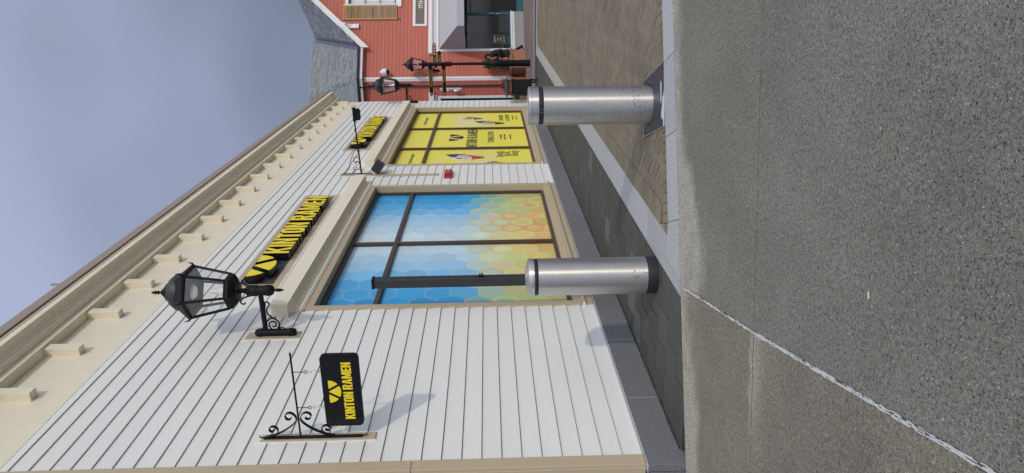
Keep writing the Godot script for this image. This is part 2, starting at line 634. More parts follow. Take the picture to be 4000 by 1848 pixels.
func build_ground() -> void:
	var g := thing("ground", "dark earth and asphalt far around the shops", "", at(0, 0, 0), "", "structure")
	var mb := MB.new()
	mb.quad(Vector3(-250, -0.09, 250), Vector3(250, -0.09, 250), Vector3(250, -0.09, -250), Vector3(-250, -0.09, -250))
	part("surface", mb, M.earth, g)
	# concrete panels with exposed pebbles
	var p := thing("pavement", "grey concrete pavement with exposed pebbles in the foreground", "", at(0, 0, 0), "", "structure")
	mb = MB.new()
	mb.box(Vector3(-14, -0.085, -14), Vector3(33, -0.05, 14))
	part("joint_bed", mb, M.joint_sand, p)
	var n1 := FastNoiseLite.new()
	n1.seed = 31
	n1.frequency = 0.55
	n1.fractal_octaves = 4
	var n2 := FastNoiseLite.new()
	n2.seed = 32
	n2.frequency = 2.6
	n2.fractal_octaves = 4
	var gap := 0.006
	var far := 12.0
	var c1 := Vector2(5.537, 1.474)
	var c2 := Vector2(3.894, 1.895)
	var c3 := Vector2(-2.0, 3.55)
	var s := 0.011
	var panels := [
		# right of the sealed joint, behind and before the cross joint; then left of it
		[[[edge_x(far) - gap, far], [edge_x(c1.y) - gap, c1.y + s], [c2.x + gap, c2.y + s], [joint_x(far) + gap, far]], Color(1.0, 1.0, 0.99), 0],
		[[[joint_x(far) - gap, far], [c2.x - gap, c2.y + s], [1.856, 2.461 + s], [c3.x, c3.y + s], [-12.0, 6.36], [-12.0, far]], Color(0.93, 0.95, 0.96), 0],
		[[[edge_x(c1.y) - gap, c1.y - s], [edge_x(-far) - gap - 0.1, -far], [joint_x(-far) + gap, -far], [c2.x + gap, c2.y - s]], Color(1.04, 1.0, 0.9), 1],
		[[[c2.x - gap, c2.y - s], [joint_x(-far) - gap, -far], [-12.0, -far], [-12.0, 6.36 - 2.0 * s], [c3.x, c3.y - s], [1.856, 2.461 - s]], Color(0.99, 0.96, 0.86), 1]]
	for pn in panels:
		mb = MB.new()
		var outline := poly(pn[0])
		var step := 0.06
		var lo := Vector2(-1.2, -1.6)
		var hi := Vector2(6.8, 5.2)
		# fine cells where the camera looks, broad ones elsewhere
		var cells: Array = []
		for i in int((hi.x - lo.x) / step):
			for j in int((hi.y - lo.y) / step):
				cells.append(Rect2(lo + Vector2(i, j) * step, Vector2(step, step)))
		hi = lo + Vector2(int((hi.x - lo.x) / step), int((hi.y - lo.y) / step)) * step
		for r in [Rect2(-14, -14, 40, lo.y + 14), Rect2(-14, hi.y, 40, 16), Rect2(-14, lo.y, lo.x + 14, hi.y - lo.y), Rect2(hi.x, lo.y, 10, hi.y - lo.y)]:
			cells.append(r)
		var tint: Color = pn[1]
		var tone := func(x: float, z: float) -> Color:
			var k := 1.0 + 0.16 * n1.get_noise_2d(x, z * 1.6) + 0.1 * n2.get_noise_2d(x, z)
			var d := edge_x(z) - x
			var rag := 0.16 * n1.get_noise_2d(x * 2.0 + 40.0, z * 0.8) + 0.07 * n2.get_noise_2d(x * 2.5, z + 70.0)
			var wide := 0.3 + rag + 0.42 * exp(-pow((z - 1.95) / 0.42, 2.0)) if pn[2] == 0 else 0.34 + 1.6 * rag
			var pale := smoothstep(wide + 0.13, wide - 0.2, d) * (0.95 + 2.6 * rag + 0.5 * n2.get_noise_2d(x * 2.0, z * 2.0))
			# the whitish bloom beside the crossing of the two joints
			if pn[2] == 1 and x < joint_x(z):
				var e := joint_x(z) - x
				pale += smoothstep(0.3 + rag, 0.02, e) * smoothstep(0.9, 1.7, z + rag) * 0.8
			k += maxf(pale, 0.0)
			return Color(tint.r * k, tint.g * k, tint.b * k * (1.0 + 0.06 * maxf(pale, 0.0)))
		for r in cells:
			var c: Rect2 = r
			var q := PackedVector2Array([c.position, c.position + Vector2(c.size.x, 0), c.end, c.position + Vector2(0, c.size.y)])
			var inside := 0
			for k in q:
				if Geometry2D.is_point_in_polygon(k, outline):
					inside += 1
			var bits: Array = []
			if inside == 4 and c.size.x <= step * 1.01:
				bits = [q]
			elif inside > 0 or c.size.x > 1.0:
				bits = Geometry2D.intersect_polygons(q, outline)
			for b in bits:
				var bp: PackedVector2Array = b
				for i in range(1, bp.size() - 1):
					var tri := [bp[0], bp[i], bp[i + 1]]
					if (tri[1] - tri[0]).cross(tri[2] - tri[0]) > 0.0:
						tri = [tri[0], tri[2], tri[1]]
					for k in [0, 2, 1]:
						mb.col = tone.call(tri[k].x, tri[k].y)
						mb.vert(Vector3(tri[k].x, 0.0, tri[k].y), Vector3.UP)
		# the panel's edges
		mb.col = tint
		for i in outline.size():
			var a := outline[i]
			var b := outline[(i + 1) % outline.size()]
			mb.quad_out(Vector3(a.x, -0.05, a.y), Vector3(b.x, -0.05, b.y), Vector3(b.x, 0, b.y), Vector3(a.x, 0, a.y), Vector3(outline[0].x * 0.3 + outline[2].x * 0.7, -0.02, outline[0].y * 0.3 + outline[2].y * 0.7))
		part("concrete_panel", mb, M.concrete, p)
	# worn white sealant in the diagonal joint
	mb = MB.new()
	var nn := FastNoiseLite.new()
	nn.seed = 8
	nn.frequency = 6.0
	nn.fractal_octaves = 3
	var pts: Array = []
	for i in CAULK.size() - 1:
		var a := Vector2(CAULK[i][0], CAULK[i][1])
		var b := Vector2(CAULK[i + 1][0], CAULK[i + 1][1])
		var m := int(a.distance_to(b) / 0.012)
		for k in m:
			pts.append(a.lerp(b, float(k) / m))
	for i in pts.size() - 1:
		var a: Vector2 = pts[i]
		var b: Vector2 = pts[i + 1]
		var side := (b - a).orthogonal().normalized()
		var cells := 5
		var w0 := 0.011 + 0.006 * nn.get_noise_2d(a.x * 1.5, a.y)
		var w1 := 0.011 + 0.006 * nn.get_noise_2d(b.x * 1.5, b.y)
		for k in cells:
			var u0 := -1.0 + 2.0 * k / cells
			var u1 := -1.0 + 2.0 * (k + 1) / cells
			var spot := nn.get_noise_2d(a.x * 1.6 + k * 0.13, a.y * 1.6)
			var wear := nn.get_noise_2d(a.x * 0.35 + 30.0, a.y * 0.35)
			var lum := 0.5
			if spot > 0.27 - 0.25 * wear:
				lum = 0.07
			elif spot > 0.2 - 0.2 * wear:
				lum = 0.34
			mb.col = Color(lum, lum, lum * 0.97)
			var y := 0.003
			var e := 0.0
			var p0 := Vector3(a.x + side.x * w0 * u0, y, a.y + side.y * w0 * u0)
			var p1 := Vector3(b.x + side.x * w1 * u0, y, b.y + side.y * w1 * u0)
			var p2 := Vector3(b.x + side.x * w1 * u1, y, b.y + side.y * w1 * u1)
			var p3 := Vector3(a.x + side.x * w0 * u1, y, a.y + side.y * w0 * u1)
			mb.quad_out(p0, p1, p2, p3, Vector3(a.x, -1, a.y))
	part("joint_sealant", mb, M.caulk, p)
	var sealant := p.get_child(p.get_child_count() - 1)
	sealant.set_meta("label", "worn white sealant along the diagonal joint")

	# flush granite band: one arm crosses the view, the other runs along the shop
	var gb := thing("kerb", "flush band of pale speckled granite slabs edging the paving", "", at(0, 0, 0), "", "structure")
	var u := Vector2(0.41, 1.0).normalized()   # along the crossing arm
	var nrm := Vector2(u.y, -u.x)              # away from the camera
	var org := Vector2(edge_x(0.0), 0.0)
	var cross_at := [1.76, 2.0 / u.y, 2.72 / u.y, 3.36 / u.y, 4.3, 5.4, 6.5, 7.6, 8.7, 9.8, 10.9]
	var pieces: Array = []
	for i in range(1, cross_at.size() - 1):
		var a: float = cross_at[i] + 0.003
		var b: float = cross_at[i + 1] - 0.003
		pieces.append(PackedVector2Array([org + u * a, org + u * b, org + u * b + nrm * 0.355, org + u * a + nrm * 0.355]))
	var t0: float = 2.0 / u.y - 0.003
	pieces.append(PackedVector2Array([Vector2(edge_x(1.5) + 0.004, 1.5), org + u * t0, org + u * t0 + nrm * 0.355, Vector2(6.092, 1.735), Vector2(6.115, 1.53)]))
	pieces.append(PackedVector2Array([Vector2(edge_x(1.385) + 0.004, 1.385), Vector2(edge_x(1.493) + 0.004, 1.493), Vector2(6.118, 1.523), Vector2(6.1, 1.735), Vector2(6.903, 1.735), Vector2(6.893, 1.385)]))
	var xs := [6.897]
	while xs[-1] < 23.3:
		xs.append(xs[-1] + 0.7)
	xs.append(24.0)
	for i in xs.size() - 1:
		pieces.append(PackedVector2Array([Vector2(xs[i] + 0.003, 1.385 + 0.006 * i * 0.7), Vector2(xs[i + 1] - 0.003, 1.385 + 0.006 * (i + 1) * 0.7), Vector2(xs[i + 1] - 0.003, 1.735 + 0.006 * (i + 1) * 0.7), Vector2(xs[i] + 0.003, 1.735 + 0.006 * i * 0.7)]))
	for k in 12:
		pieces.append(PackedVector2Array([Vector2(24.0, 1.5 + k * 0.7 + 0.003), Vector2(24.35, 1.5 + k * 0.7 + 0.003), Vector2(24.35, 2.2 + k * 0.7), Vector2(24.0, 2.2 + k * 0.7)]))
	for k in 20:
		pieces.append(PackedVector2Array([Vector2(25.3, -3.0 + k * 0.7 + 0.003), Vector2(25.62, -3.0 + k * 0.7 + 0.003), Vector2(25.62, -2.3 + k * 0.7), Vector2(25.3, -2.3 + k * 0.7)]))
	for q in pieces:
		mb = MB.new()
		vary(mb, 0.98, 0.07)
		chamfered(mb, q, -0.05, 0.003, 0.002)
		part("granite_slab", mb, M.granite_light, gb)

	# dark concrete pavers between the band and the shop
	var dp := thing("path", "dark square concrete pavers beside the shop front", "", at(0, 0, 0), "", "structure")
	var kinds: Array = []
	for k in 6:
		mb = MB.new()
		var tones := [0.86, 0.95, 1.03, 1.12, 1.0, 1.75]
		mb.col = Color(tones[k], tones[k], tones[k] * (0.98 if k < 5 else 1.04))
		chamfered(mb, poly([[-0.1755, -0.1735], [0.1755, -0.1735], [0.1755, 0.1735], [-0.1755, 0.1735]]), -0.05, 0.0, 0.006)
		kinds.append(mb.dimmed().mesh())
	var limit := poly([[edge_x(0.05) + 0.012, 0.09], [24.32, 0.09], [24.0, 1.48], [6.9, 1.379], [edge_x(1.379) + 0.012, 1.379]])
	var x := 5.125
	var col := 0
	while x < 24.4:
		var off := 0.0 if col % 2 == 0 else 0.18
		for k in range(-1, 6):
			var cz := -0.09 + off + k * 0.36
			var q := poly([[x + 0.0055, cz + 0.0055], [x + 0.3585, cz + 0.0055], [x + 0.3585, cz + 0.3545], [x + 0.0055, cz + 0.3545]])
			var whole := true
			for c in q:
				whole = whole and Geometry2D.is_point_in_polygon(c, limit)
			var kind := rng.randi() % 5 if rng.randf() > 0.05 else 5
			if whole:
				var lift := rng.randf_range(-0.002, 0.0)
				put("paver", kinds[kind], M.paver_dark, dp, at(x + 0.182, lift, cz + 0.18))
			else:
				for b in Geometry2D.intersect_polygons(q, limit):
					mb = MB.new()
					vary(mb, 0.95, 0.12)
					top_of(mb, b, -0.05, rng.randf_range(-0.002, 0.0))
					part("paver", mb, M.paver_dark, dp)
		x += 0.364
		col += 1
	# the same pavers in the cross band, too small to tell apart
	mb = MB.new()
	for i in 3:
		for j in 34:
			var px := 24.36 + i * 0.31
			var pz := -2.6 + j * 0.36 + (0.18 if i % 2 else 0.0)
			vary(mb, 0.98, 0.16)
			mb.box(Vector3(px + 0.003, -0.05, pz + 0.003), Vector3(px + 0.307, 0.0, pz + 0.357))
	var far_pavers := part("far_paver_band", mb, M.paver_dark, dp)
	far_pavers.set_meta("kind", "stuff")
	# moss and grit along the foot of the granite plinth
	mb = MB.new()
	var mz := FastNoiseLite.new()
	mz.seed = 91
	mz.frequency = 3.0
	var xx := 5.2
	while xx < 24.0:
		var w := 0.022 + 0.016 * mz.get_noise_1d(xx) + 0.012 * mz.get_noise_1d(xx * 7.0)
		vary(mb, 0.7, 0.4, 0.2)
		mb.ball(Vector3(xx, 0.0, 0.066), maxf(w, 0.008), 9, 0.35)
		xx += 0.035
	var moss := part("moss", mb, M.earth, dp)
	moss.set_meta("kind", "stuff")

	# brown brick: a soldier course along the band, herringbone inside it
	var bp2 := thing("brick_paving", "brown herringbone brick paving behind the granite band", "", at(0, 0, 0), "", "structure")
	var bricks: Array = []
	var b0 := Vector2(6.092, 1.743)
	for i in 46:   # along the crossing arm
		var a := org + u * (1.82 / u.y + i * 0.094) + nrm * 0.362
		bricks.append(PackedVector2Array([a + u * 0.003, a + u * 0.091, a + u * 0.091 + nrm * 0.2, a + u * 0.003 + nrm * 0.2]))
	var i2 := 0
	var bx := 6.42
	while bx < 23.9:
		var zz := 1.742 + 0.006 * (bx - 6.9)
		bricks.append(poly([[bx + 0.003, zz], [bx + 0.097, zz], [bx + 0.097, zz + 0.2], [bx + 0.003, zz + 0.2]]))
		bx += 0.1
		i2 += 1
	var inner_a := org + u * (1.95 / u.y) + nrm * 0.566
	var inner := PackedVector2Array([Vector2(inner_a.x + 0.0, 1.948), Vector2(23.99, 2.05), Vector2(23.99, 9.0), org + u * 9.6 + nrm * 0.566])
	var hole := poly([[6.63, 3.26], [6.44, 2.685], [7.315, 2.375], [7.52, 2.935]])
	# herringbone at 45 degrees: pairs of bricks on a lattice
	var bw := 0.1
	var e1 := Vector2(1, 1).normalized()
	var e2 := Vector2(1, -1).normalized()
	var lat: Array = []
	for i in range(-40, 170):
		for j in range(-40, 66):
			# pattern cell: brick A lies along e1, brick B along e2, both moved by (i, j)
			var o2 := Vector2(6.0, 2.0) + e1 * bw * (i + j * 2) + e2 * bw * (i - j * 2)
			if o2.x < 5.9 or o2.x > 24.4 or o2.y < 1.5 or o2.y > 9.3:
				continue
			lat.append([o2, e1, e2])
			lat.append([o2 - e1 * bw, e2, e1])
	for l in lat:
		var o2: Vector2 = l[0]
		var la: Vector2 = l[1]
		var lb: Vector2 = l[2]
		var g2 := 0.0035
		bricks.append(PackedVector2Array([o2 + la * g2 + lb * g2, o2 + la * (2.0 * bw - g2) + lb * g2, o2 + la * (2.0 * bw - g2) + lb * (bw - g2), o2 + la * g2 + lb * (bw - g2)]))
	var jobs: Array = []
	for i in bricks.size():
		var q: PackedVector2Array = bricks[i]
		var soldier := i < 46 + i2
		var bits: Array = [q]
		var cen := (q[0] + q[2]) * 0.5
		if not soldier:
			var n_in := 0
			for c in q:
				n_in += int(Geometry2D.is_point_in_polygon(c, inner))
			if n_in == 0:
				continue
			if n_in < 4:
				bits = Geometry2D.intersect_polygons(q, inner)
		elif i >= 46 and cen.x < inner_a.x + 0.2 * 0.41 + 0.1:
			continue
		for b in bits:
			var near_hole := cen.distance_to(Vector2(6.98, 2.81)) < 0.9
			var cut: Array = Geometry2D.clip_polygons(b, hole) if near_hole else [b]
			for k in cut:
				var kp: PackedVector2Array = k
				if kp.size() >= 3:
					jobs.append([cen.distance_to(Vector2(0, 4.0)), kp, cen])
	jobs.sort_custom(func(a, b): return a[0] < b[0])
	var rest := MB.new()
	var done := 0
	for jb in jobs:
		var kp: PackedVector2Array = jb[1]
		var cen: Vector2 = jb[2]
		var seen := cen.y < 4.0 - 0.02 * cen.x
		var lift := rng.randf_range(-0.004, 0.0) + 0.002 * n1.get_noise_2d(cen.x, cen.y)
		if seen and done < 296:
			mb = MB.new()
			vary(mb, 1.0 + 0.2 * n1.get_noise_2d(cen.x * 1.3, cen.y * 1.3), 0.13, 0.05)
			chamfered(mb, kp, -0.05, lift, 0.006)
			part("brick", mb, M.brick_brown, bp2)
			done += 1
		else:
			vary(rest, 1.0 + 0.2 * n1.get_noise_2d(cen.x * 1.3, cen.y * 1.3), 0.13, 0.05)
			chamfered(rest, kp, -0.05, lift, 0.006)
	var far_bricks := part("far_bricks", rest, M.brick_brown, bp2)
	far_bricks.set_meta("kind", "stuff")

	# reddish bricks of the square before the red building
	var pz := thing("plaza", "reddish brick square in front of the red building", "", at(0, 0, 0), "", "structure")
	mb = MB.new()
	for i in 58:
		for j in 62:
			var px := 25.63 + i * 0.1
			var zz := -3.0 + j * 0.2 + (0.1 if i % 2 else 0.0)
			vary(mb, 1.0 + 0.25 * n1.get_noise_2d(px, zz), 0.15, 0.04)
			mb.box(Vector3(px + 0.002, -0.05, zz + 0.002), Vector3(px + 0.098, 0.0, zz + 0.198))
	var small := part("small_bricks", mb, M.brick_plaza, pz)
	small.set_meta("kind", "stuff")
	mb = MB.new()
	mb.col = Color(0.62, 0.62, 0.62)
	mb.box(Vector3(31.43, -0.05, -5.0), Vector3(46.0, 0.0, 14.0))
	part("concrete_strip", mb, M.granite_light, pz)

# ---------------------------------------------------------------- letters cut as solid shapes, height 1
func glyph(ch: String) -> Array:  # [width, outlines]
	match ch:
		"K":
			return [0.57, [[[0, 0], [0.2, 0], [0.2, 0.36], [0.25, 0.4], [0.37, 0], [0.58, 0], [0.36, 0.56], [0.57, 1], [0.36, 1], [0.2, 0.62], [0.2, 1], [0, 1]]]]
		"I":
			return [0.2, [[[0, 0], [0.2, 0], [0.2, 1], [0, 1]]]]
		"N":
			return [0.55, [[[0, 0], [0.19, 0], [0.19, 0.58], [0.36, 0], [0.55, 0], [0.55, 1], [0.36, 1], [0.36, 0.42], [0.19, 1], [0, 1]]]]
		"T":
			return [0.48, [[[0.14, 0], [0.34, 0], [0.34, 0.83], [0.48, 0.83], [0.48, 1], [0, 1], [0, 0.83], [0.14, 0.83]]]]
		"O":
			return [0.53, [[[0.265, 0], [0.12, 0.02], [0.02, 0.12], [0, 0.22], [0, 0.78], [0.02, 0.88], [0.12, 0.98], [0.265, 1], [0.265, 0.85], [0.21, 0.82], [0.2, 0.76], [0.2, 0.24], [0.21, 0.18], [0.265, 0.15]],
				[[0.265, 0], [0.41, 0.02], [0.51, 0.12], [0.53, 0.22], [0.53, 0.78], [0.51, 0.88], [0.41, 0.98], [0.265, 1], [0.265, 0.85], [0.32, 0.82], [0.33, 0.76], [0.33, 0.24], [0.32, 0.18], [0.265, 0.15]]]]
		"R":
			return [0.56, [[[0, 0], [0.2, 0], [0.2, 1], [0, 1]], [[0.2, 1], [0.42, 1], [0.52, 0.94], [0.55, 0.84], [0.55, 0.62], [0.5, 0.52], [0.44, 0.48], [0.57, 0], [0.36, 0], [0.26, 0.42], [0.2, 0.42], [0.2, 0.57], [0.32, 0.57], [0.36, 0.62], [0.36, 0.8], [0.32, 0.85], [0.2, 0.85]]]]
		"A":
			return [0.6, [[[0, 0], [0.19, 0], [0.22, 0.18], [0.3, 0.18], [0.3, 0.34], [0.245, 0.34], [0.3, 0.76], [0.3, 1], [0.19, 1]], [[0.6, 0], [0.41, 0], [0.38, 0.18], [0.3, 0.18], [0.3, 0.34], [0.355, 0.34], [0.3, 0.76], [0.3, 1], [0.41, 1]]]]
		"M":
			return [0.72, [[[0, 0], [0.18, 0], [0.18, 0.6], [0.28, 0.08], [0.44, 0.08], [0.54, 0.6], [0.54, 0], [0.72, 0], [0.72, 1], [0.5, 1], [0.36, 0.42], [0.22, 1], [0, 1]]]]
		"E":
			return [0.43, [[[0, 0], [0.43, 0], [0.43, 0.17], [0.2, 0.17], [0.2, 0.42], [0.4, 0.42], [0.4, 0.58], [0.2, 0.58], [0.2, 0.83], [0.43, 0.83], [0.43, 1], [0, 1]]]]
	return [0.17, []]

func word_width(word: String) -> float:
	var w := 0.0
	for ch in word:
		w += glyph(ch)[0] + 0.06
	return w - 0.06

func wedge_logo(r: float, slit: float) -> Array:  # half disc hanging from a flat top, cut into three by two slits
	var disc := PackedVector2Array()
	for i in 25:
		var a := PI + PI * i / 24.0
		disc.append(Vector2(cos(a), sin(a)) * r)
	var out: Array = [disc]
	for s in [-1.0, 1.0]:
		var d := Vector2(s * 0.48, -0.877)
		var o := Vector2(s * slit * 0.62, 0.0)
		var sd := Vector2(d.y, -d.x).normalized() * slit * 0.5
		var cut := PackedVector2Array([o - d * r * 0.3 + sd, o + d * r * 1.3 + sd, o + d * r * 1.3 - sd, o - d * r * 0.3 - sd])
		var nxt: Array = []
		for q in out:
			nxt.append_array(Geometry2D.clip_polygons(q, cut))
		out = nxt
	var keep: Array = []
	for q in out:
		var area := 0.0
		for i in q.size():
			area += q[i].cross(q[(i + 1) % q.size()]) * 0.5
		if absf(area) > r * r * 0.05:
			keep.append(q)
	return keep

func text_part(called: String, words: String, font: String, height: float, squeeze: float, deep: float, tr: Transform3D, m: Material, parent: Node, bold := true) -> MeshInstance3D:
	# height is that of a capital; the text hangs centred on tr, reading along its x
	var t := TextMesh.new()
	var f := SystemFont.new()
	f.font_names = PackedStringArray([font])
	f.font_weight = 700 if bold else 400
	t.font = f
	t.text = words
	t.font_size = 64
	t.pixel_size = height / (64.0 * 0.714)
	t.depth = deep
	t.curve_step = 2.0
	var o := put(called, t, m, parent, tr * Transform3D(Basis().scaled(Vector3(squeeze, 1, 1)), Vector3.ZERO))
	return o

func coloured(m: String, c: Color) -> StandardMaterial3D:
	var key := m + str(c)
	if not M.has(key):
		var k: StandardMaterial3D = M[m].duplicate()
		k.albedo_color = c.linear_to_srgb()
		M[key] = k
	return M[key]

# ---------------------------------------------------------------- the white shop
const BX0 := 5.03
const BX1 := 24.2
const ROW := 0.1777

func siding_board(x0: float, x1: float, y: float, y_top: float) -> MB:
	var m := MB.new()
	var k := rng.randf_range(0.975, 1.01)
	m.col = Color(k, k, k * rng.randf_range(0.995, 1.005))
	var tilt := rng.randf_range(-0.0006, 0.0006)
	# profile in (z, y), pushed along x
	var p := [Vector2(-0.004, y), Vector2(0.016 + tilt, y), Vector2(0.0175 + tilt, y + 0.002), Vector2(0.0035 + tilt, y_top), Vector2(-0.004, y_top)]
	for i in p.size():
		var a: Vector2 = p[i]
		var b: Vector2 = p[(i + 1) % p.size()]
		m.quad_out(Vector3(x0, a.y, a.x), Vector3(x1, a.y, a.x), Vector3(x1, b.y, b.x), Vector3(x0, b.y, b.x), Vector3((x0 + x1) / 2, y + 0.09, 0.004))
	for x in [x0, x1]:
		var q: Array[Vector3] = []
		for k2 in p:
			q.append(Vector3(x, k2.y, k2.x))
		m.quad_out(q[0], q[1], q[2], q[3], Vector3((x0 + x1) / 2, y + 0.09, 0.004))
		m.quad_out(q[0], q[3], q[4], q[4], Vector3((x0 + x1) / 2, y + 0.09, 0.004))
	return m

func along_x(mb: MB, prof: PackedVector2Array, x0: float, x1: float) -> void:  # profile in (z, y)
	var keep := mb.xf
	# local x -> world z, local y -> world y, local z -> world -x
	mb.xf = mb.xf * Transform3D(Basis(Vector3(0, 0, 1), Vector3(0, 1, 0), Vector3(-1, 0, 0)), Vector3.ZERO)
	mb.prism(prof, -x1, -x0)
	mb.xf = keep

func shop_window(b: Node3D, x0: float, x1: float, mullions: Array) -> Node3D:
	# x0, x1: outer edges of the casing
	var w := Node3D.new()
	w.name = numbered(b, "window")
	b.add_child(w, true)
	var inv := b.transform.affine_inverse()
	var mk := func() -> MB:
		var m := MB.new()
		m.xf = inv
		return m
	var m: MB = mk.call()
	m.box(Vector3(x0, 0.47, -0.12), Vector3(x0 + 0.105, 4.02, 0.03), 0.003)
	part("casing", m, M.tan, w)
	m = mk.call()
	m.box(Vector3(x1 - 0.1, 0.47, -0.12), Vector3(x1, 4.02, 0.03), 0.003)
	part("casing", m, M.tan, w)
	m = mk.call()
	m.box(Vector3(x0 + 0.107, 3.92, -0.12), Vector3(x1 - 0.102, 4.018, 0.028), 0.003)
	part("head_casing", m, M.tan, w)
	m = mk.call()
	m.box(Vector3(x0 + 0.107, 0.467, -0.16), Vector3(x1 - 0.102, 0.553, 0.014), 0.003)
	part("sub_sill", m, M.tan, w)
	m = mk.call()
	m.box(Vector3(x0 - 0.008, 0.425, -0.02), Vector3(x1 + 0.008, 0.465, 0.062), 0.004)
	part("sill", m, M.tan, w)
	m = mk.call()
	m.box(Vector3(x0 - 0.0125, 0.427, -0.01), Vector3(x0 - 0.0085, 0.463, 0.06), 0.0)
	part("sill_end", m, M.white_paint, w)
	m = mk.call()
	m.box(Vector3(x0, 0.328, -0.02), Vector3(x1, 0.421, 0.027), 0.003)
	part("apron", m, M.tan, w)
	# bronze frame
	var i0 := x0 + 0.105
	var i1 := x1 - 0.1
	var fz0 := -0.165
	var fz1 := -0.095
	m = mk.call()
	m.box(Vector3(i0 + 0.001, 0.555, fz0), Vector3(i0 + 0.056, 3.918, fz1), 0.004)
	part("frame_stile", m, M.bronze, w)
	m = mk.call()
	m.box(Vector3(i1 - 0.056, 0.555, fz0), Vector3(i1 - 0.001, 3.918, fz1), 0.004)
	part("frame_stile", m, M.bronze, w)
	m = mk.call()
	m.box(Vector3(i0 + 0.058, 3.863, fz0), Vector3(i1 - 0.058, 3.917, fz1 - 0.002), 0.004)
	part("frame_rail", m, M.bronze, w)
	m = mk.call()
	m.box(Vector3(i0 + 0.058, 0.556, fz0), Vector3(i1 - 0.058, 0.61, fz1 - 0.002), 0.004)
	part("frame_rail", m, M.bronze, w)
	var xs: Array = [i0 + 0.057]
	for c in mullions:
		m = mk.call()
		m.box(Vector3(c - 0.038, 0.611, fz0), Vector3(c + 0.038, 3.862, fz1 - 0.001), 0.004)
		part("mullion", m, M.bronze, w)
		xs.append(c - 0.038)
		xs.append(c + 0.038)
	xs.append(i1 - 0.057)
	for k in range(0, xs.size(), 2):
		m = mk.call()
		m.box(Vector3(xs[k] + 0.001, 3.15, fz0), Vector3(xs[k + 1] - 0.001, 3.218, fz1 - 0.003), 0.004)
		part("transom", m, M.bronze, w)
		for yy in [[0.611, 3.149], [3.219, 3.862]]:
			m = mk.call()
			m.quad(Vector3(xs[k], yy[0], -0.163), Vector3(xs[k + 1], yy[0], -0.163), Vector3(xs[k + 1], yy[1], -0.163), Vector3(xs[k], yy[1], -0.163))
			part("pane", m, M.pane, w)
	return w

func hood(b: Node3D, x0: float, x1: float) -> void:
	# projecting head moulding with a tall fascia and a cove below it, returned at both ends
	var m := world_mb(b)
	var prof: Array = [Vector2(0.0, 4.4), Vector2(0.184, 4.385), Vector2(0.184, 4.17), Vector2(0.17, 4.168)]
	for i in 9:
		var a := PI / 2 * i / 8.0
		prof.append(Vector2(0.045 + 0.122 * (1.0 - sin(a)), 4.166 - 0.1 * (1.0 - cos(a))))
	prof.append(Vector2(0.045, 4.045))
	prof.append(Vector2(0.02, 4.045))
	# sweep: left return, front, right return, mitred
	for i in prof.size() - 1:
		var p: Vector2 = prof[i]
		var q: Vector2 = prof[i + 1]
		var a := [Vector3(x0 + 0.184 - p.x, p.y, 0.0), Vector3(x0 + 0.184 - p.x, p.y, p.x), Vector3(x1 - 0.184 + p.x, p.y, p.x), Vector3(x1 - 0.184 + p.x, p.y, 0.0)]
		var c := [Vector3(x0 + 0.184 - q.x, q.y, 0.0), Vector3(x0 + 0.184 - q.x, q.y, q.x), Vector3(x1 - 0.184 + q.x, q.y, q.x), Vector3(x1 - 0.184 + q.x, q.y, 0.0)]
		for k in 3:
			m.quad(a[k], c[k], c[k + 1], a[k + 1])
	part("window_hood", m, M.cream, b)
	m = world_mb(b)
	m.box(Vector3(x0 + 0.15, 4.026, 0.004), Vector3(x1 - 0.15, 4.04, 0.035))
	part("hood_flashing", m, M.white_paint, b)

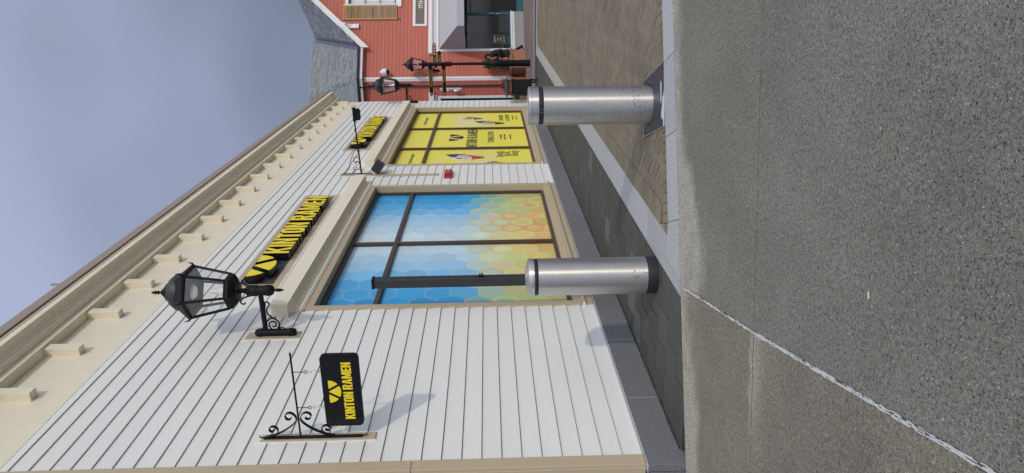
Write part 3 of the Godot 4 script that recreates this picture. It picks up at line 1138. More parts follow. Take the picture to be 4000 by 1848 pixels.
func build_shop() -> Node3D:
	var b := thing("storefront_building", "long white clapboard shop with cream bracketed cornice and two big windows", "building", at(BX0, 0, 0))
	var m := world_mb(b)
	m.box(Vector3(BX0 + 0.02, 0.0, -9.0), Vector3(BX1, 7.08, -0.172))
	part("body_wall", m, M.siding_backing, b)
	# sheathing round the window openings
	for r in [[BX0 + 0.03, 8.31, 0.3, 5.93], [13.83, 15.58, 0.3, 5.93], [22.82, BX1 - 0.001, 0.3, 5.93], [8.31, 13.83, 4.0, 5.93], [15.58, 22.82, 4.0, 5.93], [8.31, 13.83, 0.3, 0.46], [15.58, 22.82, 0.3, 0.46]]:
		m = world_mb(b)
		m.box(Vector3(r[0], r[2], -0.171), Vector3(r[1], r[3], -0.006))
		part("sheathing", m, M.siding_backing, b)
	m = world_mb(b)
	m.box(Vector3(BX0 + 0.012, 5.925, -0.171), Vector3(BX1 + 0.004, 7.05, 0.006))
	part("frieze_wall", m, M.cream, b)
	# clapboards, course by course
	var opens := [[8.23, 13.9, 0.32, 4.0], [15.5, 22.9, 0.32, 4.0]]
	var y := 0.325
	var row := 0
	while y < 5.9:
		var y_top := minf(y + ROW - 0.0055, 5.921)
		var spans := [[5.171, BX1 - 0.003]]
		for o in opens:
			if y + 0.12 < o[3] and y_top > o[2]:
				var nxt := []
				for s in spans:
					if s[0] < o[0] and s[1] > o[1]:
						nxt.append([s[0], o[0] - 0.002])
						nxt.append([o[1] + 0.002, s[1]])
					else:
						nxt.append(s)
				spans = nxt
		for s in spans:
			var a: float = s[0]
			while a < s[1] - 0.01:
				var e: float = minf(s[1], a + (3.66 if a > s[0] else 1.2 + fmod(row * 1.37, 3.6)))
				if s[1] - s[0] < 4.0 or s[1] - e < 0.5:
					e = s[1]
				var bm := siding_board(a, e - 0.0015, y, y_top)
				bm.xf = Transform3D()
				put("clapboard", bm.mesh(), M.white_siding, b, b.transform.affine_inverse())
				a = e
		y += ROW
		row += 1
	# corner boards, front and side
	for k in [[0.325, 2.35], [2.354, 5.921]]:
		m = world_mb(b)
		m.box(Vector3(BX0, k[0], -0.02), Vector3(5.169, k[1], 0.03), 0.004)
		part("corner_board", m, M.tan, b)
		m = world_mb(b)
		m.box(Vector3(BX0 - 0.012, k[0], -0.16), Vector3(BX0 + 0.02, k[1], 0.0005), 0.003)
		part("corner_board", m, M.tan, b)
	for i in 31:
		m = world_mb(b)
		var yy := 0.325 + i * ROW
		m.box(Vector3(BX0 + 0.002, yy, -9.0), Vector3(BX0 + 0.018, minf(yy + ROW - 0.006, 5.92), -0.165), 0.002)
		part("side_clapboard", m, M.white_siding, b)
	m = world_mb(b)
	m.box(Vector3(BX1 - 0.002, 0.325, -0.06), Vector3(BX1 + 0.012, 5.92, 0.02), 0.002)
	part("end_board", m, M.white_paint, b)
	# granite plinth
	var joints := [4.972, 6.01]
	while joints[-1] < 23.6:
		joints.append(joints[-1] + 1.1925)
	joints.append(BX1 + 0.02)
	for i in joints.size() - 1:
		m = world_mb(b)
		vary(m, 1.0, 0.06)
		m.box(Vector3(joints[i] + 0.002, -0.05, -0.01), Vector3(joints[i + 1] - 0.002, 0.312, 0.06), 0.003)
		part("plinth_stone", m, M.granite_dark, b)
		m = world_mb(b)
		vary(m, 1.0, 0.05)
		m.box(Vector3(joints[i] + 0.001, 0.313, -0.02), Vector3(joints[i + 1] - 0.001, 0.322, 0.058), 0.002)
		part("plinth_ledge", m, M.granite_light, b)
		if i > 0:
			m = world_mb(b)
			m.box(Vector3(joints[i] - 0.0025, 0.0, 0.03), Vector3(joints[i] + 0.0025, 0.31, 0.0588))
			part("plinth_joint", m, M.mortar, b)
	for i in 7:
		m = world_mb(b)
		vary(m, 1.0, 0.06)
		m.box(Vector3(4.97, -0.05, -0.012 - (i + 1) * 1.2), Vector3(5.03, 0.312, -0.016 - i * 1.2), 0.003)
		part("plinth_stone", m, M.granite_dark, b)
	# cornice
	m = world_mb(b)
	var prof := [Vector2(-0.1, 6.67), Vector2(0.13, 6.67), Vector2(0.13, 6.75), Vector2(0.19, 6.757), Vector2(0.2, 6.765), Vector2(0.2, 6.785), Vector2(0.215, 6.795)]
	for i in 7:
		var a := PI / 2 * i / 6.0
		prof.append(Vector2(0.22 + 0.105 * (1.0 - cos(a)), 6.797 + 0.052 * sin(a)))
	prof.append_array([Vector2(0.34, 6.85), Vector2(0.34, 6.925), Vector2(0.35, 6.932), Vector2(0.35, 6.948), Vector2(-0.1, 6.948)])
	along_x(m, PackedVector2Array(prof), BX0 - 0.3, BX1 + 0.15)
	part("cornice", m, M.cream, b)
	var cuts := [BX0 - 0.34, 6.8, 10.27, 13.77, 17.4, 20.6, BX1 + 0.19]
	for i in cuts.size() - 1:
		m = world_mb(b)
		along_x(m, PackedVector2Array([Vector2(-0.1, 6.96), Vector2(0.368, 6.96), Vector2(0.374, 6.966), Vector2(0.374, 7.09), Vector2(0.36, 7.105), Vector2(-0.1, 7.14)]), cuts[i] + 0.003, cuts[i + 1] - 0.003)
		part("cap_flashing", m, M.cap_metal, b)
		m = world_mb(b)
		along_x(m, PackedVector2Array([Vector2(-0.05, 6.949), Vector2(0.34, 6.949), Vector2(0.34, 6.959), Vector2(-0.05, 6.959)]), cuts[i], cuts[i + 1] - 0.001)
		part("drip_gap", m, M.siding_backing, b)
	for i in 20:
		m = world_mb(b)
		var x := 7.208 + (i - 1) * 0.918
		if i == 0:
			x = 6.29
		m.box(Vector3(x, 6.28, 0.0), Vector3(x + 0.117, 6.669, 0.1), 0.003)
		part("cornice_bracket", m, M.cream, b)
	m = world_mb(b)
	m.box(Vector3(5.372, 6.28, 0.0), Vector3(5.489, 6.669, 0.1), 0.003)
	part("cornice_bracket", m, M.cream, b)
	for q in [[8.56, 0.1], [20.0, 0.06], [20.95, 0.05]]:
		m = world_mb(b)
		m.box(Vector3(q[0] - 0.015, 7.1, 0.29), Vector3(q[0] + 0.015, 7.2 + q[1], 0.31), 0.003)
		part("roof_cable_clip", m, M.cap_metal, b)
	# windows and their hoods
	var w1 := shop_window(b, 8.23, 13.9, [10.93])
	w1.set_meta("label", "big window filled with a blue and orange hexagon print")
	var w2 := shop_window(b, 15.5, 22.9, [17.72, 20.2])
	w2.set_meta("label", "big window covered with yellow ramen posters")
	hood(b, 8.054, 14.155)
	hood(b, 15.36, 23.3)
	hexagon_film(b, w1)
	posters(b, w2)
	# tan blocks behind lamps and brackets
	for q in [[7.478, 7.65, 3.898, 4.53, "lamp"], [5.503, 5.607, 2.722, 3.77, "sign"], [14.66, 14.81, 4.03, 4.82, "bracket"], [23.72, 23.9, 3.93, 4.56, "lamp"]]:
		m = world_mb(b)
		m.box(Vector3(q[0], q[2], -0.003), Vector3(q[1], q[3], 0.024), 0.003)
		part("mounting_block", m, M.tan, b)
		m = world_mb(b)
		m.box(Vector3(q[0] - 0.016, q[2] - 0.012, -0.003), Vector3(q[0] - 0.001, q[3] + 0.04, 0.0195), 0.002)
		part("block_trim", m, M.white_paint, b)
	m = world_mb(b)
	m.box(Vector3(14.63, 2.715, 0.012), Vector3(14.78, 4.025, 0.026), 0.003)
	part("conduit_cover", m, M.tan, b)
	return b

func hexagon_film(b: Node3D, w: Node3D) -> void:
	# printed film: overlapping hexagons, blue at the top and sides, pale inside, green to orange at the foot
	var nz := FastNoiseLite.new()
	nz.seed = 12
	nz.frequency = 0.9
	var r := RandomNumberGenerator.new()
	r.seed = 5
	var tone := func(x: float, y: float) -> Color:
		var side := clampf(absf((x - 11.15) / 2.55), 0.0, 1.0)
		var pale := Color(0.66, 0.82, 0.88)
		var blue := Color(0.11, 0.49, 0.88)
		var deep := Color(0.015, 0.33, 0.7)
		var s2 := pow(side, 1.25)
		var c := pale.lerp(blue, clampf(s2 * 1.6, 0, 1)).lerp(deep, clampf(s2 * 1.8 - 0.8, 0, 1))
		var warm := Color(0.8, 0.78, 0.34).lerp(Color(0.82, 0.46, 0.16), clampf((1.35 - y) / 0.6, 0, 1))
		var green := Color(0.26, 0.5, 0.24).lerp(Color(0.4, 0.26, 0.13), clampf((0.95 - y) / 0.4, 0, 1))
		var low := warm.lerp(green, clampf(side * 1.9 - 0.85, 0, 1))
		var t := clampf((2.15 - y) / 0.95, 0.0, 1.0)
		return c.lerp(low, t)
	var cells: Array = []
	var hh := 0.377
	var wx := 0.33
	for i in range(-1, 18):
		for j in range(-1, 10):
			var cx := 8.38 + i * wx
			var cy := 0.5 + j * hh + (hh / 2 if i % 2 else 0.0)
			var c: Color = tone.call(cx, cy)
			var n := nz.get_noise_2d(cx * 3.0, cy * 3.0)
			var warmth := clampf((2.2 - cy) / 1.0, 0.0, 1.0)
			var k := 1.0 + 0.2 * n
			c = Color(c.r * k, c.g * k, c.b * k)
			if warmth > 0.25:
				var pick := r.randi() % 4
				var alt: Color = [Color(0.8, 0.42, 0.16), Color(0.72, 0.78, 0.24), Color(0.8, 0.62, 0.24), Color(0.4, 0.6, 0.26)][pick]
				c = c.lerp(alt, 0.35 * warmth)
			var ring := c
			var q := r.randf()
			if warmth > 0.3:
				var alt2: Color = [Color(0.78, 0.3, 0.1), Color(0.68, 0.8, 0.22), Color(0.45, 0.62, 0.24), Color(0.8, 0.74, 0.3)][r.randi() % 4]
				ring = c.lerp(alt2, 0.5 * warmth)
			elif q < 0.55:
				ring = c.lerp(Color(0.75, 0.82, 0.84), 0.14)
			else:
				ring = c.lerp(Color(0.05, 0.38, 0.7), 0.1)
			cells.append([cx, cy, c, ring, 0.86 if warmth < 0.3 else r.randf_range(0.58, 0.8)])
	var lights := [[8.392, 10.892], [10.968, 13.743]]
	for l in lights:
		for yy in [[0.611, 3.149], [3.219, 3.862]]:
			var rect := poly([[l[0], yy[0]], [l[1], yy[0]], [l[1], yy[1]], [l[0], yy[1]]])
			var m := world_mb(b)
			for c in cells:
				for lay in 2:
					var s: float = 1.0 if lay == 0 else c[4]
					var hex := PackedVector2Array()
					for k in 6:
						var a := PI / 3 * k
						hex.append(Vector2(c[0] + cos(a) * 0.2205 * s, c[1] + sin(a) * 0.2177 * s))
					m.col = c[3] if lay == 0 else c[2]
					for q in Geometry2D.intersect_polygons(hex, rect):
						m.flat(q, -0.1515 if lay == 0 else -0.1505)
			m.col = Color(0.5, 0.62, 0.7)
			m.box(Vector3(l[0], yy[0], -0.158), Vector3(l[1], yy[1], -0.1525))
			part("printed_film", m, M.film, w)

func print_shape(b: Node3D, w: Node3D, called: String, shapes: Array) -> void:
	# flat print: [outline, colour] laid one over the other
	var m := world_mb(b)
	var z := -0.1512
	for s in shapes:
		m.col = s[1]
		m.flat(s[0], z)
		z += 0.0003
	part(called, m, M.print, w)

func ring_of(cx: float, cy: float, rx: float, ry: float, tilt := 0.0, n := 28, cut := Rect2()) -> PackedVector2Array:
	var p := PackedVector2Array()
	for i in n:
		var a := TAU * i / n
		var q := Vector2(cos(a) * rx, sin(a) * ry).rotated(tilt)
		p.append(Vector2(cx + q.x, cy + q.y))
	if cut.size.x > 0.0:
		var bits := Geometry2D.intersect_polygons(p, PackedVector2Array([cut.position, cut.position + Vector2(cut.size.x, 0), cut.end, cut.position + Vector2(0, cut.size.y)]))
		return bits[0] if bits.size() else p
	return p

func posters(b: Node3D, w: Node3D) -> void:
	var yellow := Color(0.9, 0.82, 0.1)
	var lights := [[15.662, 17.682], [17.758, 20.162], [20.238, 22.743]]
	for l in lights:
		for yy in [[0.611, 3.149], [3.219, 3.862]]:
			var m := world_mb(b)
			m.col = yellow
			m.box(Vector3(l[0], yy[0], -0.158), Vector3(l[1], yy[1], -0.1518))
			part("poster", m, M.film, w)
	var soft := Color(0.84, 0.76, 0.2)
	var soft2 := Color(0.85, 0.78, 0.3)
	var dark := Color(0.03, 0.03, 0.034)
	# hand-roll cones: a paper wrap, a white plate, rice and filling, a dark leaf of seaweed
	var cone := func(cx: float, cy: float, s: float, wrap: Color, fill: Color, leaf: bool, cut: Rect2) -> Array:
		var clip := func(p: PackedVector2Array) -> PackedVector2Array:
			if cut.size.x <= 0.0:
				return p
			var bits := Geometry2D.intersect_polygons(p, PackedVector2Array([cut.position, cut.position + Vector2(cut.size.x, 0), cut.end, cut.position + Vector2(0, cut.size.y)]))
			return bits[0] if bits.size() else PackedVector2Array()
		var out: Array = []
		out.append([clip.call(ring_of(cx, cy - 0.45 * s, 0.14 * s, 0.05 * s)), Color(0.5, 0.46, 0.1)])
		out.append([clip.call(PackedVector2Array([Vector2(cx - 0.3 * s, cy - 0.02 * s), Vector2(cx - 0.1 * s, cy - 0.44 * s), Vector2(cx - 0.02 * s, cy - 0.48 * s), Vector2(cx + 0.07 * s, cy - 0.46 * s), Vector2(cx + 0.33 * s, cy + 0.02 * s)])), wrap])
		out.append([clip.call(ring_of(cx - 0.02 * s, cy + 0.1 * s, 0.36 * s, 0.26 * s, 0.5)), Color(0.78, 0.77, 0.75)])
		if leaf:
			out.append([clip.call(PackedVector2Array([Vector2(cx + 0.02 * s, cy + 0.14 * s), Vector2(cx + 0.33 * s, cy - 0.02 * s), Vector2(cx + 0.4 * s, cy + 0.2 * s), Vector2(cx + 0.36 * s, cy + 0.52 * s), Vector2(cx + 0.06 * s, cy + 0.36 * s)])), Color(0.05, 0.06, 0.04)])
		out.append([clip.call(ring_of(cx + 0.02 * s, cy + 0.04 * s, 0.25 * s, 0.17 * s, 0.35)), Color(0.7, 0.62, 0.52)])
		out.append([clip.call(ring_of(cx + 0.06 * s, cy + 0.0, 0.2 * s, 0.12 * s, 0.35)), fill])
		out.append([clip.call(ring_of(cx - 0.08 * s, cy + 0.15 * s, 0.09 * s, 0.05 * s, 0.9)), Color(0.08, 0.26, 0.04)])
		out.append([clip.call(ring_of(cx, cy - 0.36 * s, 0.05 * s, 0.03 * s)), dark])
		var kept: Array = []
		for q in out:
			if q[0].size() > 2:
				kept.append(q)
		return kept
	var r1 := Rect2(15.662, 0.611, 2.02, 2.538)
	var shapes: Array = [[ring_of(16.9, 2.0, 0.72, 0.6, 0.0, 28, r1), soft2], [ring_of(16.9, 2.0, 0.62, 0.5, 0.0, 28, r1), soft], [ring_of(16.3, 2.62, 0.5, 0.36, 0.0, 28, r1), soft2], [ring_of(16.3, 2.62, 0.38, 0.26, 0.0, 28, r1), yellow]]
	shapes.append_array(cone.call(16.85, 2.22, 0.95, Color(0.52, 0.07, 0.035), Color(0.72, 0.52, 0.44), true, r1))
	shapes.append_array(cone.call(16.12, 1.56, 1.05, Color(0.5, 0.05, 0.045), Color(0.3, 0.08, 0.06), false, r1))
	print_shape(b, w, "food_print", shapes)
	var r3 := Rect2(20.238, 0.611, 2.505, 2.538)
	shapes = [[ring_of(21.75, 2.2, 0.75, 0.6, 0.0, 28, r3), soft2], [ring_of(21.75, 2.2, 0.62, 0.48, 0.0, 28, r3), soft], [ring_of(20.95, 2.25, 0.6, 0.42, 0.0, 28, r3), soft2]]
	shapes.append_array(cone.call(21.83, 2.24, 0.85, Color(0.1, 0.11, 0.05), Color(0.66, 0.16, 0.08), false, r3))
	shapes.append_array(cone.call(21.05, 1.6, 0.9, Color(0.035, 0.03, 0.03), Color(0.62, 0.3, 0.18), true, r3))
	print_shape(b, w, "food_print", shapes)
	# the mark of three wedges and the words
	shapes = []
	for q in wedge_logo(0.42, 0.085):
		var p := PackedVector2Array()
		for k in q:
			p.append(Vector2(19.13 + k.x * 1.02, 2.7 + k.y * 0.92))
		shapes.append([p, dark])
	print_shape(b, w, "logo_print", shapes)
	var m := world_mb(b)
	m.col = dark
	var word := "KINTON RAMEN"
	var sx := 2.62 / word_width(word)
	var x := 17.62
	var r2 := poly([[17.758, 0.611], [20.162, 0.611], [20.162, 3.149], [17.758, 3.149]])
	for ch in word:
		var g := glyph(ch)
		for o in g[1]:
			var p := PackedVector2Array()
			for k in o:
				p.append(Vector2(x + k[0] * sx, 1.94 + k[1] * 0.285))
			for q in Geometry2D.intersect_polygons(p, r2):
				m.flat(q, -0.151)
		x += (g[0] + 0.06) * sx
	part("lettering", m, M.print, w)
	var ink := coloured("print", dark)
	var brown := coloured("print", Color(0.1, 0.06, 0.02))
	var inv := b.transform.affine_inverse()
	var line := func(words: String, cx: float, cy: float, hgt: float, wide: float, font: String, k: Material) -> void:
		var t := text_part("lettering", words, font, hgt, 1.0, 0.002, inv * at(cx, cy, -0.1505), k, w)
		var ab := (t.mesh as TextMesh).get_aabb()
		t.transform = inv * at(cx, cy, -0.1505) * Transform3D(Basis().scaled(Vector3(wide / maxf(ab.size.x, 0.01), 1, 1)), Vector3.ZERO)
	line.call("COMING SOON!", 19.17, 1.575, 0.165, 1.4, "Droid Sans", brown)
	line.call("@KINTONRAMEN", 19.17, 1.3, 0.045, 0.6, "Droid Sans", ink)
	small_print(b, w, 19.17, 1.175, 0.045, 0.74)
	line.call("WWW.KINTONRAMEN.COM", 19.17, 1.045, 0.035, 0.62, "Droid Sans", ink)
	line.call("NOW HIRING", 21.92, 1.245, 0.13, 0.88, "Droid Sans", brown)
	line.call("ALL POSITIONS", 21.92, 1.05, 0.12, 1.0, "Droid Sans", brown)
	small_print(b, w, 21.92, 0.87, 0.035, 0.66)
	small_print(b, w, 21.92, 0.755, 0.03, 0.66)
	line.call("Ready,", 17.18, 1.37, 0.17, 0.62, "Droid Serif", ink)
	line.call("Roll,", 17.2, 1.19, 0.17, 0.5, "Droid Serif", ink)
	line.call("Slurp", 17.22, 1.0, 0.17, 0.55, "Droid Serif", ink)
	for q in [[16.86, 3.505, 0.85], [21.56, 3.52, 1.0]]:
		line.call("KINTON RAMEN", q[0], q[1], 0.075, q[2], "Droid Sans", ink)
		shapes = []
		for l in wedge_logo(0.06, 0.012):
			var p := PackedVector2Array()
			for k in l:
				p.append(Vector2(q[0] - q[2] / 2 - 0.1 + k.x, q[1] + 0.035 + k.y))
			shapes.append([p, dark])
		print_shape(b, w, "logo_print", shapes)

func small_print(b: Node3D, w: Node3D, cx: float, cy: float, hgt: float, wide: float) -> void:
	# a line too small to read in the photograph: strokes of the height and rhythm of its letters
	var m := world_mb(b)
	m.col = Color(0.05, 0.04, 0.025)
	var x := cx - wide / 2
	while x < cx + wide / 2 - hgt * 0.3:
		var e := rng.randf_range(0.25, 0.6) * hgt
		m.box(Vector3(x, cy, -0.1515), Vector3(x + e, cy + hgt, -0.1505))
		x += e + hgt * (0.25 if rng.randf() > 0.2 else 0.7)
	part("small_print", m, M.print, w)

# ---------------------------------------------------------------- signs on the shop
func shop_sign(x0: float, label: String) -> void:
	# backing board with a tan frame, deep black letters with yellow faces; x0 is the left end of the board
	var s := thing("shop_sign", label, "sign", at(x0, 4.53, 0.0), "letter signs over the shop windows")
	var wide := 4.3
	var m := MB.new()
	m.box(Vector3(0.0, 0.0, 0.003), Vector3(wide, 0.1, 0.036), 0.003)
	part("frame_bar", m, M.tan, s)
	m = MB.new()
	m.box(Vector3(0.0, 0.572, 0.003), Vector3(wide, 0.65, 0.036), 0.003)
	part("frame_bar", m, M.tan, s)
	for x in [0.0, wide - 0.1]:
		m = MB.new()
		m.box(Vector3(x, 0.102, 0.003), Vector3(x + 0.1, 0.57, 0.036), 0.003)
		part("frame_bar", m, M.tan, s)
	m = MB.new()
	m.box(Vector3(0.1, 0.1, 0.002), Vector3(wide - 0.1, 0.572, 0.022))
	part("backing_board", m, M.sign_back, s)
	m = MB.new()
	m.box(Vector3(-0.03, 0.652, 0.0), Vector3(wide + 0.03, 0.672, 0.03))
	part("head_flashing", m, M.white_paint, s)
	m = MB.new()
	m.box(Vector3(-0.03, -0.022, 0.0), Vector3(wide + 0.03, -0.002, 0.04))
	part("foot_flashing", m, M.white_paint, s)
	var z0 := 0.05
	var z1 := 0.15
	for q in wedge_logo(0.37, 0.085):
		var p := PackedVector2Array()
		for k in q:
			p.append(Vector2(0.5 + k.x * 1.07, 0.48 + k.y * 0.86))
		m = MB.new()
		m.prism(p, z0, z1)
		var l := part("logo_wedge", m, M.black_gloss, s)
		for f in Geometry2D.offset_polygon(p, -0.008):
			m = MB.new()
			m.prism(f, z1 + 0.0005, z1 + 0.003)
			part("face", m, M.yellow_face, l)
	m = MB.new()
	m.col = Color(0.8, 0.78, 0.78)
	m.box(Vector3(0.2, 0.285, 0.09), Vector3(0.207, 0.345, 0.14))
	m.col = Color(0.6, 0.08, 0.1)
	m.box(Vector3(0.1985, 0.3, 0.1), Vector3(0.2, 0.33, 0.13))
	part("sticker", m, M.plain, s)
	var word := "KINTON RAMEN"
	var sx := 2.88 / word_width(word)
	var x := 0.965
	for ch in word:
		var g := glyph(ch)
		if g[1].size():
			m = MB.new()
			var fm := MB.new()
			for o in g[1]:
				var p := PackedVector2Array()
				for k in o:
					p.append(Vector2(x + k[0] * sx, 0.105 + k[1] * 0.37))
				m.prism(p, z0, z1)
				var ins: Array = [p]
				if not ch in "ORA":
					ins = Geometry2D.offset_polygon(p, -0.005)
				for f in ins:
					fm.prism(f, z1 + 0.0005, z1 + 0.003)
			var l := part("letter", m, M.black_gloss, s)
			part("face", fm, M.yellow_face, l)
		x += (g[0] + 0.06) * sx

func curl(path: Array, frame: Transform3D) -> Array:
	# a smooth run through flat points (x, y) set in a plane
	var out: Array = []
	for i in path.size() - 1:
		var p0: Vector2 = path[maxi(i - 1, 0)]
		var p1: Vector2 = path[i]
		var p2: Vector2 = path[i + 1]
		var p3: Vector2 = path[mini(i + 2, path.size() - 1)]
		for k in 5:
			var q := p1.cubic_interpolate(p2, p0, p3, k / 5.0)
			out.append(frame * Vector3(q.x, q.y, 0))
	var e: Vector2 = path[-1]
	out.append(frame * Vector3(e.x, e.y, 0))
	return out

func flat_bar(mb: MB, path: Array, thick: float, wide: float) -> void:
	# a strip of flat iron bent along a path in the plane x = const; wide is along x
	for i in path.size() - 1:
		var a: Vector3 = path[i]
		var b: Vector3 = path[i + 1]
		var d := (b - a).normalized()
		var nrm := Vector3(0, -d.z, d.y) * thick * 0.5
		var sx := Vector3(wide * 0.5, 0, 0)
		var mid := (a + b) * 0.5
		a -= d * thick * 0.2
		b += d * thick * 0.2
		mb.quad_out(a + nrm - sx, b + nrm - sx, b + nrm + sx, a + nrm + sx, mid)
		mb.quad_out(a - nrm - sx, b - nrm - sx, b - nrm + sx, a - nrm + sx, mid)
		mb.quad_out(a + nrm - sx, b + nrm - sx, b - nrm - sx, a - nrm - sx, mid)
		mb.quad_out(a + nrm + sx, b + nrm + sx, b - nrm + sx, a - nrm + sx, mid)

const SIDE := Basis(Vector3(0, 0, 1), Vector3(0, 1, 0), Vector3(-1, 0, 0))  # a plate facing the viewer down the street: x along world z

func hanging_sign() -> void:
	var br := thing("sign_bracket", "black wrought iron bracket with four scrolls holding the hanging sign", "bracket", at(5.545, 2.84, 0.024), "sign brackets on the shop wall")
	# local: y from the foot of the back plate, z away from the wall
	var m := MB.new()
	m.box(Vector3(-0.02, 0.0, 0.0), Vector3(0.02, 0.9, 0.012), 0.002)
	for s in [[0.0, -1.0], [0.9, 1.0]]:
		m.tube([Vector3(0, s[0], 0.006), Vector3(0.0, s[0] + s[1] * 0.02, 0.012), Vector3(0.012, s[0] + s[1] * 0.045, 0.03)], 0.008, 0.003, 6)
		m.tube([Vector3(0, s[0], 0.006), Vector3(0.0, s[0] + s[1] * 0.02, 0.012), Vector3(-0.012, s[0] + s[1] * 0.045, 0.026)], 0.008, 0.003, 6)
	for y in [0.08, 0.82]:
		m.ball(Vector3(0, y, 0.012), 0.01, 9)
	part("back_plate", m, M.black_metal, br)
	m = MB.new()
	m.tube([Vector3(0, 0.567, 0.0), Vector3(0, 0.567, 0.86)], 0.0085, 0.0085, 8)
	m.tube([Vector3(0, 0.567, 0.86), Vector3(0, 0.567, 0.9)], 0.012, 0.001, 8)
	part("bar", m, M.black_metal, br)
	for s in [1.0, -1.0]:
		# from a curl by the wall to a curl on the bar
		var path := [Vector2(0.1, 0.262), Vector2(0.115, 0.225), Vector2(0.085, 0.2), Vector2(0.052, 0.225), Vector2(0.045, 0.28), Vector2(0.03, 0.3), Vector2(0.03, 0.27), Vector2(0.06, 0.2), Vector2(0.11, 0.125), Vector2(0.17, 0.06), Vector2(0.215, 0.022)]
		path = [Vector2(0.085, 0.23), Vector2(0.075, 0.262), Vector2(0.105, 0.275), Vector2(0.128, 0.25), Vector2(0.12, 0.215), Vector2(0.085, 0.197), Vector2(0.045, 0.215), Vector2(0.022, 0.262), Vector2(0.02, 0.305), Vector2(0.032, 0.25), Vector2(0.065, 0.17), Vector2(0.12, 0.085), Vector2(0.175, 0.03), Vector2(0.22, 0.02), Vector2(0.262, 0.05), Vector2(0.268, 0.09), Vector2(0.24, 0.117), Vector2(0.205, 0.105), Vector2(0.2, 0.078), Vector2(0.215, 0.062)]
		var pts := curl(path, Transform3D(Basis(Vector3(0, 0, 1), Vector3(0, s, 0), Vector3(1, 0, 0)), Vector3(0, 0.567, 0)))
		m = MB.new()
		flat_bar(m, pts, 0.007, 0.03)
		part("scroll", m, M.black_metal, br)
	for z in [0.32, 0.688]:
		m = MB.new()
		m.tube([Vector3(0, 0.567, z), Vector3(0, 0.468, z)], 0.0035, 0.0035, 6)
		var ring: Array = []
		for k in 13:
			ring.append(Vector3(0, 0.452 + 0.014 * sin(TAU * k / 12 + PI / 2), z + 0.014 * cos(TAU * k / 12 + PI / 2)))
		m.tube(ring, 0.0035, 0.0035, 6)
		part("eye_rod", m, M.black_metal, br)

	var s := thing("hanging_sign", "black rounded rectangular sign with yellow letters hanging by two steel clips", "sign", Transform3D(SIDE, Vector3(5.545, 2.815, 0.52)))
	# local: x from left to right as read, y up, z towards the viewer down the street
	var rounded := func(w: float, h: float, r: float) -> PackedVector2Array:
		var p := PackedVector2Array()
		for c in [[w / 2 - r, h - r, 0.0], [-w / 2 + r, h - r, PI / 2], [-w / 2 + r, r, PI], [w / 2 - r, r, PI * 1.5]]:
			for k in 6:
				var a: float = c[2] + PI / 2 * k / 5.0
				p.append(Vector2(c[0] + cos(a) * r, c[1] + sin(a) * r))
		return p
	m = MB.new()
	m.prism(rounded.call(0.735, 0.34, 0.045), -0.018, 0.018)
	part("rim", m, M.black_metal, s)
	m = MB.new()
	m.xf = at(0, 0.022, 0)
	m.prism(rounded.call(0.69, 0.296, 0.03), -0.0195, 0.0195)
	part("board", m, M.black_gloss, s)
	var word := "KINTON RAMEN"
	var sx := 0.582 / word_width(word)
	var x := -0.292
	for ch in word:
		var g := glyph(ch)
		if g[1].size():
			m = MB.new()
			for o in g[1]:
				var p := PackedVector2Array()
				for k in o:
					p.append(Vector2(x + k[0] * sx, 0.071 + k[1] * 0.088))
				m.prism(p, 0.0196, 0.022)
			part("letter", m, M.yellow_face, s)
		x += (g[0] + 0.06) * sx
	for q in wedge_logo(0.114, 0.024):
		var p := PackedVector2Array()
		for k in q:
			p.append(Vector2(k.x - 0.003, 0.284 + k.y * 0.95))
		m = MB.new()
		m.prism(p, 0.0196, 0.022)
		part("logo_wedge", m, M.yellow_face, s)
	for x2 in [-0.176, 0.19]:
		m = MB.new()
		# eye on the rim, small chain link, snap hook up to the rod's ring
		for q in [[0.35, 0.011, 0.011], [0.372, 0.008, 0.016], [0.405, 0.012, 0.026], [0.446, 0.008, 0.018]]:
			var ring: Array = []
			for k in 13:
				ring.append(Vector3(x2 + q[1] * cos(TAU * k / 12), q[0] + q[2] * sin(TAU * k / 12), 0.004 * sin(TAU * k / 6)))
			m.tube(ring, 0.0028, 0.0028, 6)
		part("snap_hook", m, M.galvanised, s)

